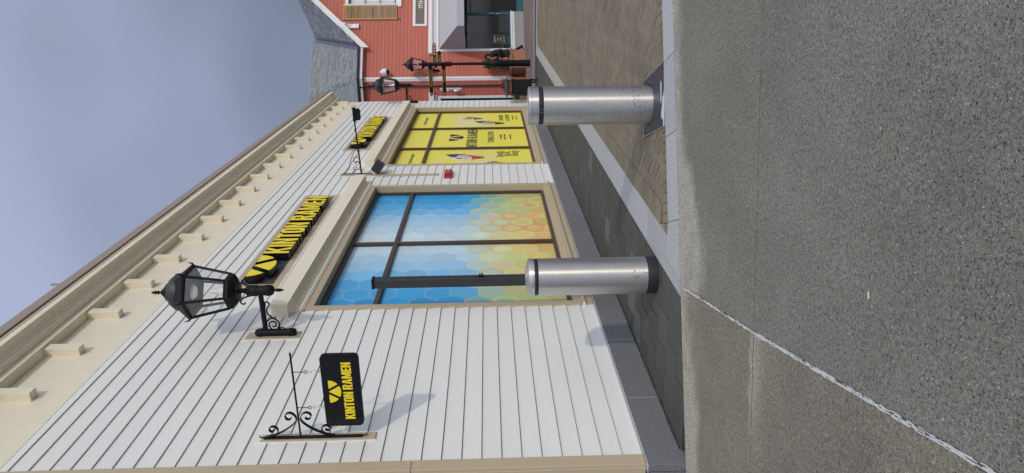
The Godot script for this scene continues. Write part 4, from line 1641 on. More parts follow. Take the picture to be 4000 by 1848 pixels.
func far_bracket() -> void:
	var br := thing("sign_bracket", "black scroll bracket without a sign between the two shop windows", "bracket", at(14.83, 4.03, 0.024), "sign brackets on the shop wall")
	var m := MB.new()
	m.box(Vector3(-0.02, 0.1, 0.0), Vector3(0.02, 0.76, 0.012), 0.002)
	part("back_plate", m, M.black_metal, br)
	m = MB.new()
	m.tube([Vector3(0, 0.34, 0.0), Vector3(0, 0.41, 1.4)], 0.017, 0.014, 8)
	for z in [0.25, 0.5, 0.78, 0.95]:
		m.ball(Vector3(0, 0.34 + 0.05 * z + 0.012, z), 0.022, 9)
	part("bar", m, M.black_metal, br)
	for path in [[Vector2(0.2, 0.42), Vector2(0.23, 0.45), Vector2(0.27, 0.43), Vector2(0.27, 0.38), Vector2(0.23, 0.35), Vector2(0.16, 0.36), Vector2(0.11, 0.4), Vector2(0.09, 0.45), Vector2(0.12, 0.5), Vector2(0.16, 0.47), Vector2(0.15, 0.43)],
		[Vector2(0.01, 0.72), Vector2(0.06, 0.64), Vector2(0.16, 0.585), Vector2(0.3, 0.545), Vector2(0.42, 0.49), Vector2(0.52, 0.44), Vector2(0.56, 0.37)],
		[Vector2(0.34, 0.38), Vector2(0.37, 0.42), Vector2(0.35, 0.47), Vector2(0.29, 0.485), Vector2(0.25, 0.455), Vector2(0.255, 0.42), Vector2(0.28, 0.41)],
		[Vector2(0.01, 0.53), Vector2(0.06, 0.48), Vector2(0.1, 0.42), Vector2(0.1, 0.36)]]:
		m = MB.new()
		m.tube(curl(path, Transform3D(Basis(Vector3(0, 0, 1), Vector3(0, 1, 0), Vector3(1, 0, 0)), Vector3.ZERO)), 0.0075, 0.0065, 6)
		part("scroll", m, M.black_metal, br)
	var k := thing("speaker", "small black box with a looped cable at the tip of the bracket", "speaker box", at(14.83, 4.31, 1.3))
	m = MB.new()
	m.box(Vector3(-0.03, 0.0, -0.12), Vector3(0.03, 0.125, 0.12), 0.006)
	part("case", m, M.black_metal, k)
	m = MB.new()
	m.box(Vector3(-0.045, 0.085, -0.15), Vector3(0.045, 0.14, 0.15), 0.008)
	m.box(Vector3(-0.036, -0.014, -0.1), Vector3(0.036, 0.0, 0.1), 0.004)
	part("clamp", m, M.black_metal, k)
	m = MB.new()
	var loop: Array = []
	for i in 17:
		var a := -0.3 + 3.7 * i / 16.0
		loop.append(Vector3(0.0, 0.1 + 0.06 * cos(a), 0.12 + 0.07 * sin(a)))
	m.tube(loop, 0.004, 0.004, 6)
	part("cable", m, M.black_metal, k)
	var f := thing("floodlight", "black square floodlight tilted down beside the yellow poster window", "floodlight", Transform3D(Basis(Vector3(1, 0, 0), 0.62), Vector3(14.86, 4.02, 0.16)))
	m = MB.new()
	m.box(Vector3(-0.13, -0.1, -0.09), Vector3(0.13, 0.1, 0.12), 0.012)
	part("housing", m, M.charcoal, f)
	for i in 5:
		m = MB.new()
		m.box(Vector3(-0.11 + i * 0.05, -0.08, -0.105), Vector3(-0.1 + i * 0.05, 0.08, -0.088))
		part("cooling_fin", m, M.charcoal, f)
	m = MB.new()
	m.box(Vector3(-0.115, -0.085, 0.118), Vector3(0.115, 0.085, 0.124))
	part("lens", m, M.black_gloss, f)
	m = MB.new()
	m.tube([Vector3(0.0, 0.0, -0.09), Vector3(0, 0.05, -0.16), Vector3(0, 0.08, -0.18)], 0.012, 0.012, 8)
	m.tube([Vector3(-0.05, 0.05, -0.09), Vector3(-0.05, 0.1, -0.14), Vector3(-0.05, 0.12, -0.16)], 0.009, 0.009, 8)
	part("knuckle", m, M.galvanised, f)
	var a := thing("fire_alarm", "red fire alarm horn box with a white label between the windows", "alarm", at(14.66, 2.43, 0.018))
	m = MB.new()
	m.box(Vector3(-0.27, 0.0, 0.0), Vector3(0.27, 0.16, 0.05), 0.008)
	part("back_box", m, M.red_plastic, a)
	m = MB.new()
	m.box(Vector3(-0.2, 0.012, 0.05), Vector3(0.02, 0.148, 0.1), 0.012)
	part("horn", m, M.red_plastic, a)
	m = MB.new()
	m.box(Vector3(0.05, 0.02, 0.05), Vector3(0.23, 0.14, 0.075), 0.01)
	part("cover", m, M.red_plastic, a)
	m = MB.new()
	m.box(Vector3(0.09, 0.055, 0.0752), Vector3(0.17, 0.105, 0.079), 0.002)
	part("strobe_lens", m, M.bulb, a)

# ---------------------------------------------------------------- lanterns
func lantern(label: String, tr: Transform3D) -> Node3D:
	var l := thing("wall_lantern", label, "lantern", tr, "black six sided wall lanterns")
	var m := MB.new()
	# back bar, rounded at both ends
	m.xf = at(0, 0, 0.035)
	m.lathe([Vector2(0.0, 0.0), Vector2(0.03, 0.008), Vector2(0.047, 0.03), Vector2(0.05, 0.055), Vector2(0.052, 0.06), Vector2(0.052, 0.09), Vector2(0.046, 0.092), Vector2(0.046, 0.4), Vector2(0.052, 0.402), Vector2(0.052, 0.43), Vector2(0.047, 0.46), Vector2(0.03, 0.482), Vector2(0.0, 0.49)], 20)
	part("back_bar", m, M.black_metal, l)
	m = MB.new()
	m.tube([Vector3(0, 0.36, 0.05), Vector3(0, 0.362, 0.58)], 0.029, 0.029, 14)
	m.tube([Vector3(0, 0.36, 0.25), Vector3(0, 0.36, 0.262)], 0.031, 0.031, 14)
	part("arm", m, M.black_metal, l)
	# cast scroll under the arm
	var pt := func(px: float, py: float) -> Vector2:
		return Vector2(0.05 + (900.0 - py) / 2000.0, 0.362 - (px - 220.0) * 0.00046)
	var fr := Transform3D(Basis(Vector3(0, 0, 1), Vector3(0, 1, 0), Vector3(1, 0, 0)), Vector3.ZERO)
	m = MB.new()
	var run: Array = []
	for q in [[280, 145], [350, 140], [395, 165], [398, 205], [360, 265], [318, 330], [318, 400], [360, 480], [430, 545], [510, 590], [570, 650], [592, 720], [575, 790], [530, 850], [460, 872], [395, 850], [345, 790], [330, 730], [350, 670], [405, 645], [470, 650], [508, 695], [500, 755], [450, 782], [412, 765]]:
		run.append(pt.call(q[0], q[1]))
	m.tube(curl(run, fr), 0.0095, 0.0095, 8)
	for sub in [[[300, 640], [345, 585], [410, 565], [480, 580], [540, 620]], [[530, 870], [590, 820], [645, 795], [690, 815], [700, 855], [665, 875]], [[270, 150], [300, 190], [290, 250], [280, 300]], [[505, 585], [500, 545], [520, 510]]]:
		run = []
		for q in sub:
			run.append(pt.call(q[0], q[1]))
		m.tube(curl(run, fr), 0.0095, 0.006, 8)
	part("scroll", m, M.black_metal, l)
	var z := 0.58
	m = MB.new()
	m.xf = at(0, 0, z)
	m.lathe([Vector2(0.0, 0.08), Vector2(0.01, 0.1), Vector2(0.018, 0.125), Vector2(0.021, 0.15), Vector2(0.012, 0.158), Vector2(0.023, 0.163), Vector2(0.023, 0.17), Vector2(0.012, 0.178), Vector2(0.014, 0.198), Vector2(0.04, 0.205), Vector2(0.06, 0.225), Vector2(0.066, 0.26), Vector2(0.066, 0.29), Vector2(0.06, 0.295), Vector2(0.06, 0.39), Vector2(0.067, 0.395), Vector2(0.067, 0.5), Vector2(0.05, 0.51), Vector2(0.03, 0.535), Vector2(0.026, 0.6), Vector2(0.08, 0.615), Vector2(0.12, 0.62)], 20)
	part("socket_column", m, M.black_metal, l)
	for k in 3:
		var a := TAU * k / 3 + 0.5
		m = MB.new()
		var c := Transform3D(Basis(Vector3(cos(a), 0, sin(a)), Vector3(0, 1, 0), Vector3(-sin(a), 0, cos(a))), Vector3(0, 0, z))
		m.tube(curl([Vector2(0.06, 0.46), Vector2(0.075, 0.52), Vector2(0.1, 0.575), Vector2(0.135, 0.6), Vector2(0.165, 0.585), Vector2(0.165, 0.555), Vector2(0.145, 0.55)], c), 0.011, 0.008, 8)
		part("stay", m, M.black_metal, l)
	var hex := TAU / 12   # corners so that a side faces along the wall
	hex = 0.0
	m = MB.new()
	m.xf = at(0, 0, z)
	m.lathe([Vector2(0.0, 0.605), Vector2(0.13, 0.61), Vector2(0.16, 0.625), Vector2(0.2, 0.66), Vector2(0.207, 0.675), Vector2(0.207, 0.7), Vector2(0.185, 0.7), Vector2(0.185, 0.69), Vector2(0.0, 0.69)], 6, hex)
	part("cage_base", m, M.black_metal, l)
	for k in 6:
		var a := hex + TAU * k / 6
		var b := hex + TAU * (k + 1) / 6
		var lo := Vector3(cos(a), 0, sin(a)) * 0.198 + Vector3(0, 0.695, z)
		var hi := Vector3(cos(a), 0, sin(a)) * 0.3 + Vector3(0, 1.14, z)
		var lo2 := Vector3(cos(b), 0, sin(b)) * 0.198 + Vector3(0, 0.695, z)
		var hi2 := Vector3(cos(b), 0, sin(b)) * 0.3 + Vector3(0, 1.14, z)
		m = MB.new()
		m.tube([lo, hi], 0.0165, 0.0175, 6)
		part("corner_rod", m, M.black_metal, l)
		m = MB.new()
		m.tube([lo.lerp(hi, 0.03), lo2.lerp(hi2, 0.03)], 0.012, 0.012, 6)
		part("pane_rail", m, M.black_metal, l)
		m = MB.new()
		m.tube([lo.lerp(hi, 0.96), lo2.lerp(hi2, 0.96)], 0.013, 0.013, 6)
		part("pane_rail", m, M.black_metal, l)
		m = MB.new()
		var q := [lo.lerp(lo2, 0.04), lo.lerp(lo2, 0.96), hi.lerp(hi2, 0.96), hi.lerp(hi2, 0.04)]
		m.quad_out(q[0], q[1], q[2], q[3], Vector3(0, 0.9, z))
		part("pane", m, M.pane, l)
	# roof: a six sided brim with raised corners, a round dome, a cap and a finial
	m = MB.new()
	m.xf = at(0, 0, z)
	m.lathe([Vector2(0.27, 1.12), Vector2(0.315, 1.12), Vector2(0.322, 1.14), Vector2(0.31, 1.165), Vector2(0.232, 1.255), Vector2(0.0, 1.255)], 6, hex)
	for k in 6:
		var a := hex + TAU * k / 6
		var e := Vector3(cos(a), 0, sin(a))
		m.tube([e * 0.29 + Vector3(0, 1.135, 0), e * 0.33 + Vector3(0, 1.15, 0), e * 0.345 + Vector3(0, 1.205, 0)], 0.02, 0.003, 6)
	part("brim", m, M.black_metal, l)
	m = MB.new()
	m.xf = at(0, 0, z)
	m.lathe([Vector2(0.218, 1.2), Vector2(0.219, 1.255), Vector2(0.217, 1.285), Vector2(0.21, 1.287), Vector2(0.209, 1.3), Vector2(0.2, 1.302), Vector2(0.188, 1.325), Vector2(0.162, 1.358), Vector2(0.125, 1.385), Vector2(0.095, 1.398), Vector2(0.095, 1.41), Vector2(0.0, 1.41)], 28)
	part("dome", m, M.charcoal, l)
	m = MB.new()
	m.xf = at(0, 0, z)
	m.lathe([Vector2(0.1, 1.395), Vector2(0.102, 1.412), Vector2(0.085, 1.418), Vector2(0.045, 1.46), Vector2(0.03, 1.478), Vector2(0.014, 1.484), Vector2(0.012, 1.505), Vector2(0.024, 1.512), Vector2(0.024, 1.522), Vector2(0.012, 1.53), Vector2(0.022, 1.545), Vector2(0.016, 1.575), Vector2(0.0, 1.605)], 18)
	part("finial", m, M.black_metal, l)
	# lamp inside: holder hanging from the roof and a pear bulb standing on the base
	m = MB.new()
	m.xf = at(0, 0, z)
	m.lathe([Vector2(0.0, 1.1), Vector2(0.07, 1.1), Vector2(0.09, 1.12), Vector2(0.09, 1.124)], 18)
	part("holder", m, M.galvanised, l)
	m = MB.new()
	m.xf = at(0, 0, z)
	m.lathe([Vector2(0.0, 0.7), Vector2(0.058, 0.705), Vector2(0.062, 0.74), Vector2(0.058, 0.79), Vector2(0.034, 0.84), Vector2(0.028, 0.87), Vector2(0.026, 0.93), Vector2(0.0, 0.93)], 20)
	part("bulb", m, M.bulb, l)
	return l

# ---------------------------------------------------------------- street furniture
func bollards() -> void:
	var b := thing("bollard", "tall scuffed steel bollard standing in the black cover plate", "bollard", at(7.154, 0, 2.76), "brushed steel bollards")
	var r := 0.1915
	var m := MB.new()
	m.lathe([Vector2(r, -0.02), Vector2(r, 1.08), Vector2(r - 0.003, 1.083)], 72)
	part("steel_sleeve", m, M.brushed_worn, b)
	m = MB.new()
	m.lathe([Vector2(r - 0.005, 1.08), Vector2(r - 0.004, 1.084), Vector2(r - 0.004, 1.128), Vector2(r - 0.005, 1.132)], 72)
	part("black_band", m, M.band_rubber, b)
	m = MB.new()
	m.lathe([Vector2(r - 0.003, 1.129), Vector2(r, 1.132), Vector2(r, 1.198), Vector2(r - 0.004, 1.201), Vector2(r - 0.004, 1.206), Vector2(r, 1.209), Vector2(r - 0.001, 1.222), Vector2(r - 0.008, 1.228), Vector2(r - 0.016, 1.226), Vector2(0.0, 1.226)], 72)
	part("cap", m, M.brushed_worn, b)
	m = MB.new()
	for q in [[0.03, 0.14, 0.4], [-0.05, 0.12, 0.9], [0.09, 0.1, -0.3]]:
		var a: float = PI + q[2] * 0.2
		var e := Vector3(cos(a + q[0] * 3.0), 0, sin(a + q[0] * 3.0))
		m.tube([e * (r - 0.0035) + Vector3(0, 1.09 + q[0] * 0.1, 0), e * (r - 0.0035) + Vector3(0, 1.12, 0.006)], 0.0016, 0.001, 5)
	part("scratch", m, M.galvanised, b)
	# cover plate set flush in the bricks
	var p := thing("cover_plate", "black square cover plate with a pale key slot around the scuffed bollard", "cover plate", at(6.98, 0, 2.815))
	m = world_mb(p)
	var c := [Vector2(6.635, 3.25), Vector2(6.453, 2.68), Vector2(7.305, 2.387), Vector2(7.508, 2.93)]
	var outer := PackedVector2Array(c)
	var inner: PackedVector2Array = Geometry2D.offset_polygon(outer, -0.014)[0]
	var ring := PackedVector2Array()
	for k in 40:
		ring.append(Vector2(7.154 + cos(TAU * k / 40) * 0.206, 2.76 + sin(TAU * k / 40) * 0.206))
	# plate in two halves round the bollard's hole
	var half := PackedVector2Array([Vector2(6.2, 3.1), Vector2(8.1, 2.42), Vector2(8.1, 4.2), Vector2(6.2, 4.2)])
	for side in 2:
		var bits: Array = Geometry2D.intersect_polygons(inner, half) if side == 0 else Geometry2D.clip_polygons(inner, half)
		for q in bits:
			for z in Geometry2D.clip_polygons(q, ring):
				top_of(m, z, -0.04, 0.004)
	part("plate", m, M.charcoal, p)
	m = world_mb(p)
	for i in 4:
		var a := outer[i]
		var e := outer[(i + 1) % 4]
		var mid := Vector2(6.98, 2.815)
		var qa := a.lerp(mid, 0.026)
		var qe := e.lerp(mid, 0.026)
		top_of(m, PackedVector2Array([a, e, qe, qa]), -0.04, 0.007)
	part("steel_frame", m, M.galvanised, p)
	m = world_mb(p)
	var u: Vector2 = (c[1] - c[0]).normalized()
	var vv: Vector2 = (c[3] - c[0]).normalized()
	var slot := PackedVector2Array()
	for k in 40:
		var t := TAU * k / 40
		var ln := cos(t) * 0.105
		var wd := sin(t) * (0.028 - 0.012 * exp(-pow((ln - 0.01) / 0.03, 2.0)))
		slot.append(c[0] + u * (0.255 + ln) + vv * (0.135 + wd))
	top_of(m, slot, 0.0, 0.0055)
	part("key_slot", m, M.mortar, p)
	m = world_mb(p)
	for q in [[0.05, 0.08], [0.06, 0.4], [0.05, 0.75], [0.53, 0.1], [0.54, 0.5], [0.3, 0.06], [0.55, 0.8]]:
		var e: Vector2 = c[0] + u * q[0] + vv * q[1]
		m.xf = p.transform.affine_inverse() * at(e.x, 0.003, e.y)
		m.lathe([Vector2(0.013, 0.0), Vector2(0.013, 0.003), Vector2(0.007, 0.0045), Vector2(0.0, 0.0045)], 12)
	part("bolt", m, M.black_metal, p)
	m = world_mb(p)
	m.col = Color(0.5, 0.56, 0.62)
	var worn := PackedVector2Array()
	for q in [[0.59, 0.03], [0.59, 0.06], [0.5, 0.075], [0.54, 0.11], [0.46, 0.135], [0.4, 0.1], [0.3, 0.07], [0.27, 0.045], [0.33, 0.02], [0.45, 0.017]]:
		worn.append(c[0] + u * q[0] + vv * q[1])
	top_of(m, worn, 0.0, 0.0047)
	var w := part("worn_patch", m, M.plain, p)
	w.set_meta("label", "patch of the plate worn down to pale metal")
	# the second bollard
	b = thing("bollard", "shorter clean steel bollard with a domed cap and a black base ring", "bollard", at(6.467, 0, 1.181), "brushed steel bollards")
	r = 0.185
	m = MB.new()
	m.lathe([Vector2(r, 0.1), Vector2(r, 1.17), Vector2(r - 0.002, 1.172)], 72)
	part("steel_sleeve", m, M.brushed_clean, b)
	m = MB.new()
	m.lathe([Vector2(r - 0.004, 1.168), Vector2(r - 0.0035, 1.172), Vector2(r - 0.0035, 1.207), Vector2(r - 0.004, 1.211)], 72)
	part("black_band", m, M.band_rubber, b)
	m = MB.new()
	m.lathe([Vector2(r - 0.002, 1.208), Vector2(r, 1.21), Vector2(r, 1.257), Vector2(r - 0.004, 1.262), Vector2(0.15, 1.275), Vector2(0.1, 1.287), Vector2(0.05, 1.293), Vector2(0.0, 1.295)], 72)
	part("domed_cap", m, M.brushed_clean, b)
	m = MB.new()
	m.lathe([Vector2(r + 0.0005, -0.03), Vector2(r + 0.0015, 0.1), Vector2(r, 0.104)], 72)
	part("base_ring", m, M.band_rubber, b)
	m = MB.new()
	# rust marks where a clamp sat, on the side towards the viewer
	for q in [[-0.02, 0.22, 0.1, 0.028], [0.32, 0.235, 0.09, 0.004], [0.5, 0.24, 0.02, 0.004], [0.16, 0.115, 0.02, 0.03]]:
		var n := 8
		for k in n:
			var a0: float = PI * 0.875 - q[0] + q[2] * 1.6 * k / n
			var a1: float = PI * 0.875 - q[0] + q[2] * 1.6 * (k + 1) / n
			var rr := r + 0.0006
			var kk := rng.randf_range(0.7, 1.2)
			m.col = Color(0.26 * kk, 0.2 * kk, 0.12 * kk)
			var lo: float = q[1] - q[3] * rng.randf_range(0.8, 1.3)
			m.quad_out(Vector3(cos(a0) * rr, lo, sin(a0) * rr), Vector3(cos(a1) * rr, lo, sin(a1) * rr), Vector3(cos(a1) * rr, q[1] + q[3], sin(a1) * rr), Vector3(cos(a0) * rr, q[1] + q[3], sin(a0) * rr), Vector3(0, q[1], 0))
	part("rust_mark", m, M.plain, b)
	# the square post behind it
	var s := thing("steel_post", "dark grey square steel post with a flat cap behind the domed bollard", "post", at(8.25, 0, 0.37))
	m = MB.new()
	m.box(Vector3(-0.058, -0.02, -0.058), Vector3(0.058, 3.1, 0.058), 0.006)
	part("tube", m, M.charcoal, s)
	m = MB.new()
	m.box(Vector3(-0.065, 3.101, -0.065), Vector3(0.065, 3.135, 0.065), 0.006)
	part("cap", m, M.black_metal, s)
	m = MB.new()
	m.box(Vector3(-0.02, 1.72, 0.0585), Vector3(0.02, 1.8, 0.066), 0.003)
	m.box(Vector3(-0.012, 1.735, 0.0665), Vector3(0.012, 1.755, 0.1), 0.003)
	m.box(Vector3(-0.012, 1.765, 0.0665), Vector3(0.012, 1.785, 0.1), 0.003)
	part("latch_bracket", m, M.black_metal, s)
	m = MB.new()
	m.box(Vector3(-0.11, 0.0, -0.11), Vector3(0.11, 0.014, 0.11), 0.003)
	part("base_plate", m, M.black_metal, s)
	var c2 := thing("cigarette_butt", "pale tan cigarette butt lying on the concrete", "cigarette butt", Transform3D(Basis(Vector3(0, 1, 0), 1.88), Vector3(2.733, 0.0045, 2.692)))
	m = MB.new()
	m.xf = Transform3D(Basis(Vector3(0, 0, 1), PI / 2), Vector3(0.016, 0, 0))
	m.lathe([Vector2(0.0, 0.0), Vector2(0.0042, 0.0), Vector2(0.0044, 0.02), Vector2(0.004, 0.032), Vector2(0.0, 0.032)], 14)
	part("filter", m, M.butt, c2)

func finger(s: Node3D, words: String, y: float, hgt: float, dir: Vector3, start: float, length: float, icons: int) -> void:
	# a tapered board: black with a gold edge, words reading along it, round red signs near its point
	var f := Node3D.new()
	f.name = numbered(s, "finger_board")
	s.add_child(f, true)
	var left := dir.z < 0.0
	var xa := -dir if left else dir           # reading direction as seen by the viewer
	var za := xa.cross(Vector3.UP).normalized()
	f.transform = Transform3D(Basis(xa, Vector3.UP, za), Vector3(0, y, 0))
	var sg := -1.0 if left else 1.0
	var a := sg * start
	var b := sg * (length - 0.1)
	var tip := sg * length
	var out := PackedVector2Array([Vector2(a, -hgt / 2), Vector2(b, -hgt / 2), Vector2(b, -hgt / 2 - 0.012), Vector2(tip, 0), Vector2(b, hgt / 2 + 0.012), Vector2(b, hgt / 2), Vector2(a, hgt / 2)])
	var m := MB.new()
	m.prism(out, -0.014, 0.014)
	part("board", m, M.black_metal, f)
	m = MB.new()
	for k in [1.0, -1.0]:
		m.box(Vector3(minf(a, b), k * hgt / 2 - 0.007, 0.0141), Vector3(maxf(a, b), k * hgt / 2 + 0.002, 0.0165))
	m.box(Vector3(minf(a, a + sg * 0.01), -hgt / 2 + 0.008, 0.0141), Vector3(maxf(a, a + sg * 0.01), hgt / 2 - 0.008, 0.0165))
	part("gold_edge", m, coloured("print", Color(0.42, 0.3, 0.08)), f)
	var icons_at: Array = []
	for k in icons:
		icons_at.append(b - sg * (0.005 + 0.105 * k))
	for x in icons_at:
		m = MB.new()
		m.xf = Transform3D(Basis(Vector3(1, 0, 0), PI / 2), Vector3(x, 0, 0.0141))
		m.lathe([Vector2(0.046, 0.0), Vector2(0.046, 0.002), Vector2(0.0, 0.002)], 20)
		part("red_disc", m, M.red_plastic, f)
		m = MB.new()
		m.box(Vector3(x - 0.03, -0.009, 0.0165), Vector3(x + 0.03, 0.009, 0.018))
		if icons > 1:
			m.box(Vector3(x - 0.02, 0.013, 0.0165), Vector3(x + 0.02, 0.025, 0.018))
			m.box(Vector3(x - 0.02, -0.025, 0.0165), Vector3(x + 0.02, -0.013, 0.018))
		part("pictogram", m, M.white_paint, f)
	if words:
		var room: float = absf(length - 0.12 - start) - 0.11 * icons
		var t := text_part("lettering", words, "Droid Serif", hgt * 0.52, 1.0, 0.004, Transform3D.IDENTITY, coloured("print", Color(0.42, 0.3, 0.08)), f)
		var ab := (t.mesh as TextMesh).get_aabb()
		var wide := minf(room * 0.9, ab.size.x * 0.92)
		var mid := a + sg * (0.04 + wide / 2)
		t.transform = at(mid, -hgt * 0.16, 0.0155) * Transform3D(Basis().scaled(Vector3(wide / ab.size.x, 1, 1)), Vector3(0, -ab.get_center().y + hgt * 0.16, 0))

func signpost() -> void:
	var s := thing("direction_signpost", "black round signpost with finger boards for guest services, restaurant and restrooms", "signpost", at(27.75, 0, 0.83))
	var m := MB.new()
	m.lathe([Vector2(0.15, 0.0), Vector2(0.15, 0.03), Vector2(0.128, 0.04), Vector2(0.12, 1.12), Vector2(0.127, 1.14), Vector2(0.13, 1.35), Vector2(0.12, 1.4), Vector2(0.095, 1.44), Vector2(0.08, 1.5), Vector2(0.055, 1.54), Vector2(0.0, 1.54)], 28)
	part("base_column", m, M.black_metal, s)
	m = MB.new()
	m.lathe([Vector2(0.055, 1.5), Vector2(0.05, 3.05)], 20)
	part("pole", m, M.black_metal, s)
	m = MB.new()
	m.lathe([Vector2(0.05, 3.01), Vector2(0.12, 3.02), Vector2(0.12, 3.04), Vector2(0.09, 3.05), Vector2(0.09, 3.22), Vector2(0.07, 3.23), Vector2(0.07, 3.4), Vector2(0.078, 3.41), Vector2(0.072, 3.44), Vector2(0.068, 3.95), Vector2(0.09, 3.96), Vector2(0.09, 4.14), Vector2(0.03, 4.16), Vector2(0.0, 4.16)], 24)
	part("hub_sleeve", m, M.black_metal, s)
	m = MB.new()
	m.ball(Vector3(0, 4.21, 0), 0.055, 16)
	part("ball_finial", m, M.black_metal, s)
	for q in [[3.83, 0.0], [3.31, 0.0]]:
		m = MB.new()
		m.box(Vector3(-0.04, q[0] - 0.075, -0.18), Vector3(0.04, q[0] + 0.075, 0.0), 0.01)
		part("socket", m, M.black_metal, s)
	finger(s, "Guest Services", 3.815, 0.13, Vector3(0.02, 0, -1).normalized(), 0.175, 1.23, 1)
	finger(s, "Restaurant", 3.305, 0.125, Vector3(0.02, 0, -1).normalized(), 0.175, 1.22, 1)
	finger(s, "Restrooms", 3.64, 0.125, Vector3(0.12, 0, 1).normalized(), 0.075, 0.8, 4)
	finger(s, "Dining", 3.47, 0.125, Vector3(0.8, 0, 1).normalized(), 0.075, 0.6, 0)
	finger(s, "", 3.64, 0.12, Vector3(1.0, 0, -0.32).normalized(), 0.075, 0.7, 0)

func litter_bin() -> void:
	var b := thing("litter_bin", "black ornate litter bin with a pointed roof on four curved feet", "litter bin", Transform3D(Basis(Vector3(0, 1, 0), 0.32), Vector3(23.75, 0, 0.5)))
	var m := MB.new()
	m.box(Vector3(-0.23, 0.2, -0.23), Vector3(0.23, 0.81, 0.23), 0.02)
	part("body", m, M.black_metal, b)
	for k in 4:
		m = MB.new()
		m.xf = Transform3D(Basis(Vector3(0, 1, 0), PI / 2 * k), Vector3.ZERO)
		m.box(Vector3(-0.18, 0.27, 0.2305), Vector3(0.18, 0.74, 0.24), 0.004)
		part("side_panel", m, M.black_metal, b)
		m = MB.new()
		m.xf = Transform3D(Basis(Vector3(0, 1, 0), PI / 2 * k + PI / 4), Vector3.ZERO)
		m.tube([Vector3(0.31, 0.22, 0), Vector3(0.3, 0.16, 0), Vector3(0.285, 0.09, 0), Vector3(0.29, 0.04, 0), Vector3(0.325, 0.006, 0)], 0.035, 0.02, 10)
		m.ball(Vector3(0.325, 0.02, 0), 0.028, 10, 0.7)
		part("foot", m, M.black_metal, b)
		m = MB.new()
		m.xf = Transform3D(Basis(Vector3(0, 1, 0), PI / 2 * k + PI / 4), Vector3.ZERO)
		m.tube([Vector3(0.29, 0.82, 0), Vector3(0.29, 1.0, 0)], 0.016, 0.016, 8)
		part("roof_post", m, M.black_metal, b)
	m = MB.new()
	m.box(Vector3(-0.255, 0.19, -0.255), Vector3(0.255, 0.23, 0.255), 0.012)
	m.box(Vector3(-0.255, 0.8, -0.255), Vector3(0.255, 0.85, 0.255), 0.014)
	part("moulding", m, M.black_metal, b)
	m = MB.new()
	m.lathe([Vector2(0.42, 0.985), Vector2(0.425, 1.0), Vector2(0.3, 1.045), Vector2(0.1, 1.085), Vector2(0.0, 1.09)], 4, PI / 4)
	part("roof", m, M.charcoal, b)
	m = MB.new()
	m.lathe([Vector2(0.02, 1.08), Vector2(0.014, 1.1), Vector2(0.03, 1.12), Vector2(0.03, 1.135), Vector2(0.014, 1.15), Vector2(0.02, 1.165), Vector2(0.0, 1.2)], 14)
	for k in 4:
		var a := PI / 4 + PI / 2 * k
		m.tube([Vector3(cos(a) * 0.4, 0.99, sin(a) * 0.4), Vector3(cos(a) * 0.43, 1.03, sin(a) * 0.43)], 0.016, 0.003, 6)
	part("finial", m, M.black_metal, b)

func leaf_cloud(mb: MB, mid: Vector3, rad: Vector3, count: int, size: float, tones: Array) -> void:
	for i in count:
		var d := Vector3(rng.randfn(), rng.randfn(), rng.randfn()).normalized()
		var k := pow(rng.randf(), 0.45)
		k *= 0.82 + 0.3 * sin(d.x * 5.0 + d.y * 4.0 + mid.x) * sin(d.z * 6.0 + d.y * 3.0)
		var p := mid + Vector3(d.x * rad.x, d.y * rad.y, d.z * rad.z) * k
		var out := (d + Vector3(rng.randfn(), rng.randfn(), rng.randfn()) * 0.6).normalized()
		var side := out.cross(Vector3(rng.randfn(), rng.randfn(), rng.randfn())).normalized()
		var s := size * rng.randf_range(0.6, 1.3)
		var c: Color = tones[rng.randi() % tones.size()]
		var b := rng.randf_range(0.75, 1.2)
		mb.col = Color(c.r * b, c.g * b, c.b * b)
		var nrm := out.cross(side) * s * 0.12
		mb.quad(p - side * s * 0.3, p + out * s * 0.5 + nrm, p + side * s * 0.3, p - out * s * 0.5 + nrm)

func planter(label: String, tr: Transform3D, w: float, h: float) -> Node3D:
	var p := thing("planter", label, "planter", tr, "square terracotta planters by the red building")
	var m := MB.new()
	for i in 4:
		var a := PI / 2 * i
		var keep := m.xf
		m.xf = Transform3D(Basis(Vector3(0, 1, 0), a), Vector3.ZERO)
		m.box(Vector3(-w * 0.46 + 0.004, 0.0, w * 0.4), Vector3(w * 0.46 - 0.004, h - 0.16, w * 0.46), 0.008)
		m.xf = keep
	part("box", m, M.terracotta, p)
	for k in [[h - 0.165, h - 0.1, 0.48], [h - 0.095, h, 0.52]]:
		m = MB.new()
		for i in 4:
			m.xf = Transform3D(Basis(Vector3(0, 1, 0), PI / 2 * i), Vector3.ZERO)
			m.box(Vector3(-w * k[2] + 0.06, k[0], w * k[2] - 0.06), Vector3(w * k[2], k[1], w * k[2]), 0.012)
		part("rim", m, M.terracotta, p)
	m = MB.new()
	m.box(Vector3(-w * 0.42, 0.02, -w * 0.42), Vector3(w * 0.42, h - 0.06, w * 0.42))
	part("soil", m, M.earth, p)
	return p

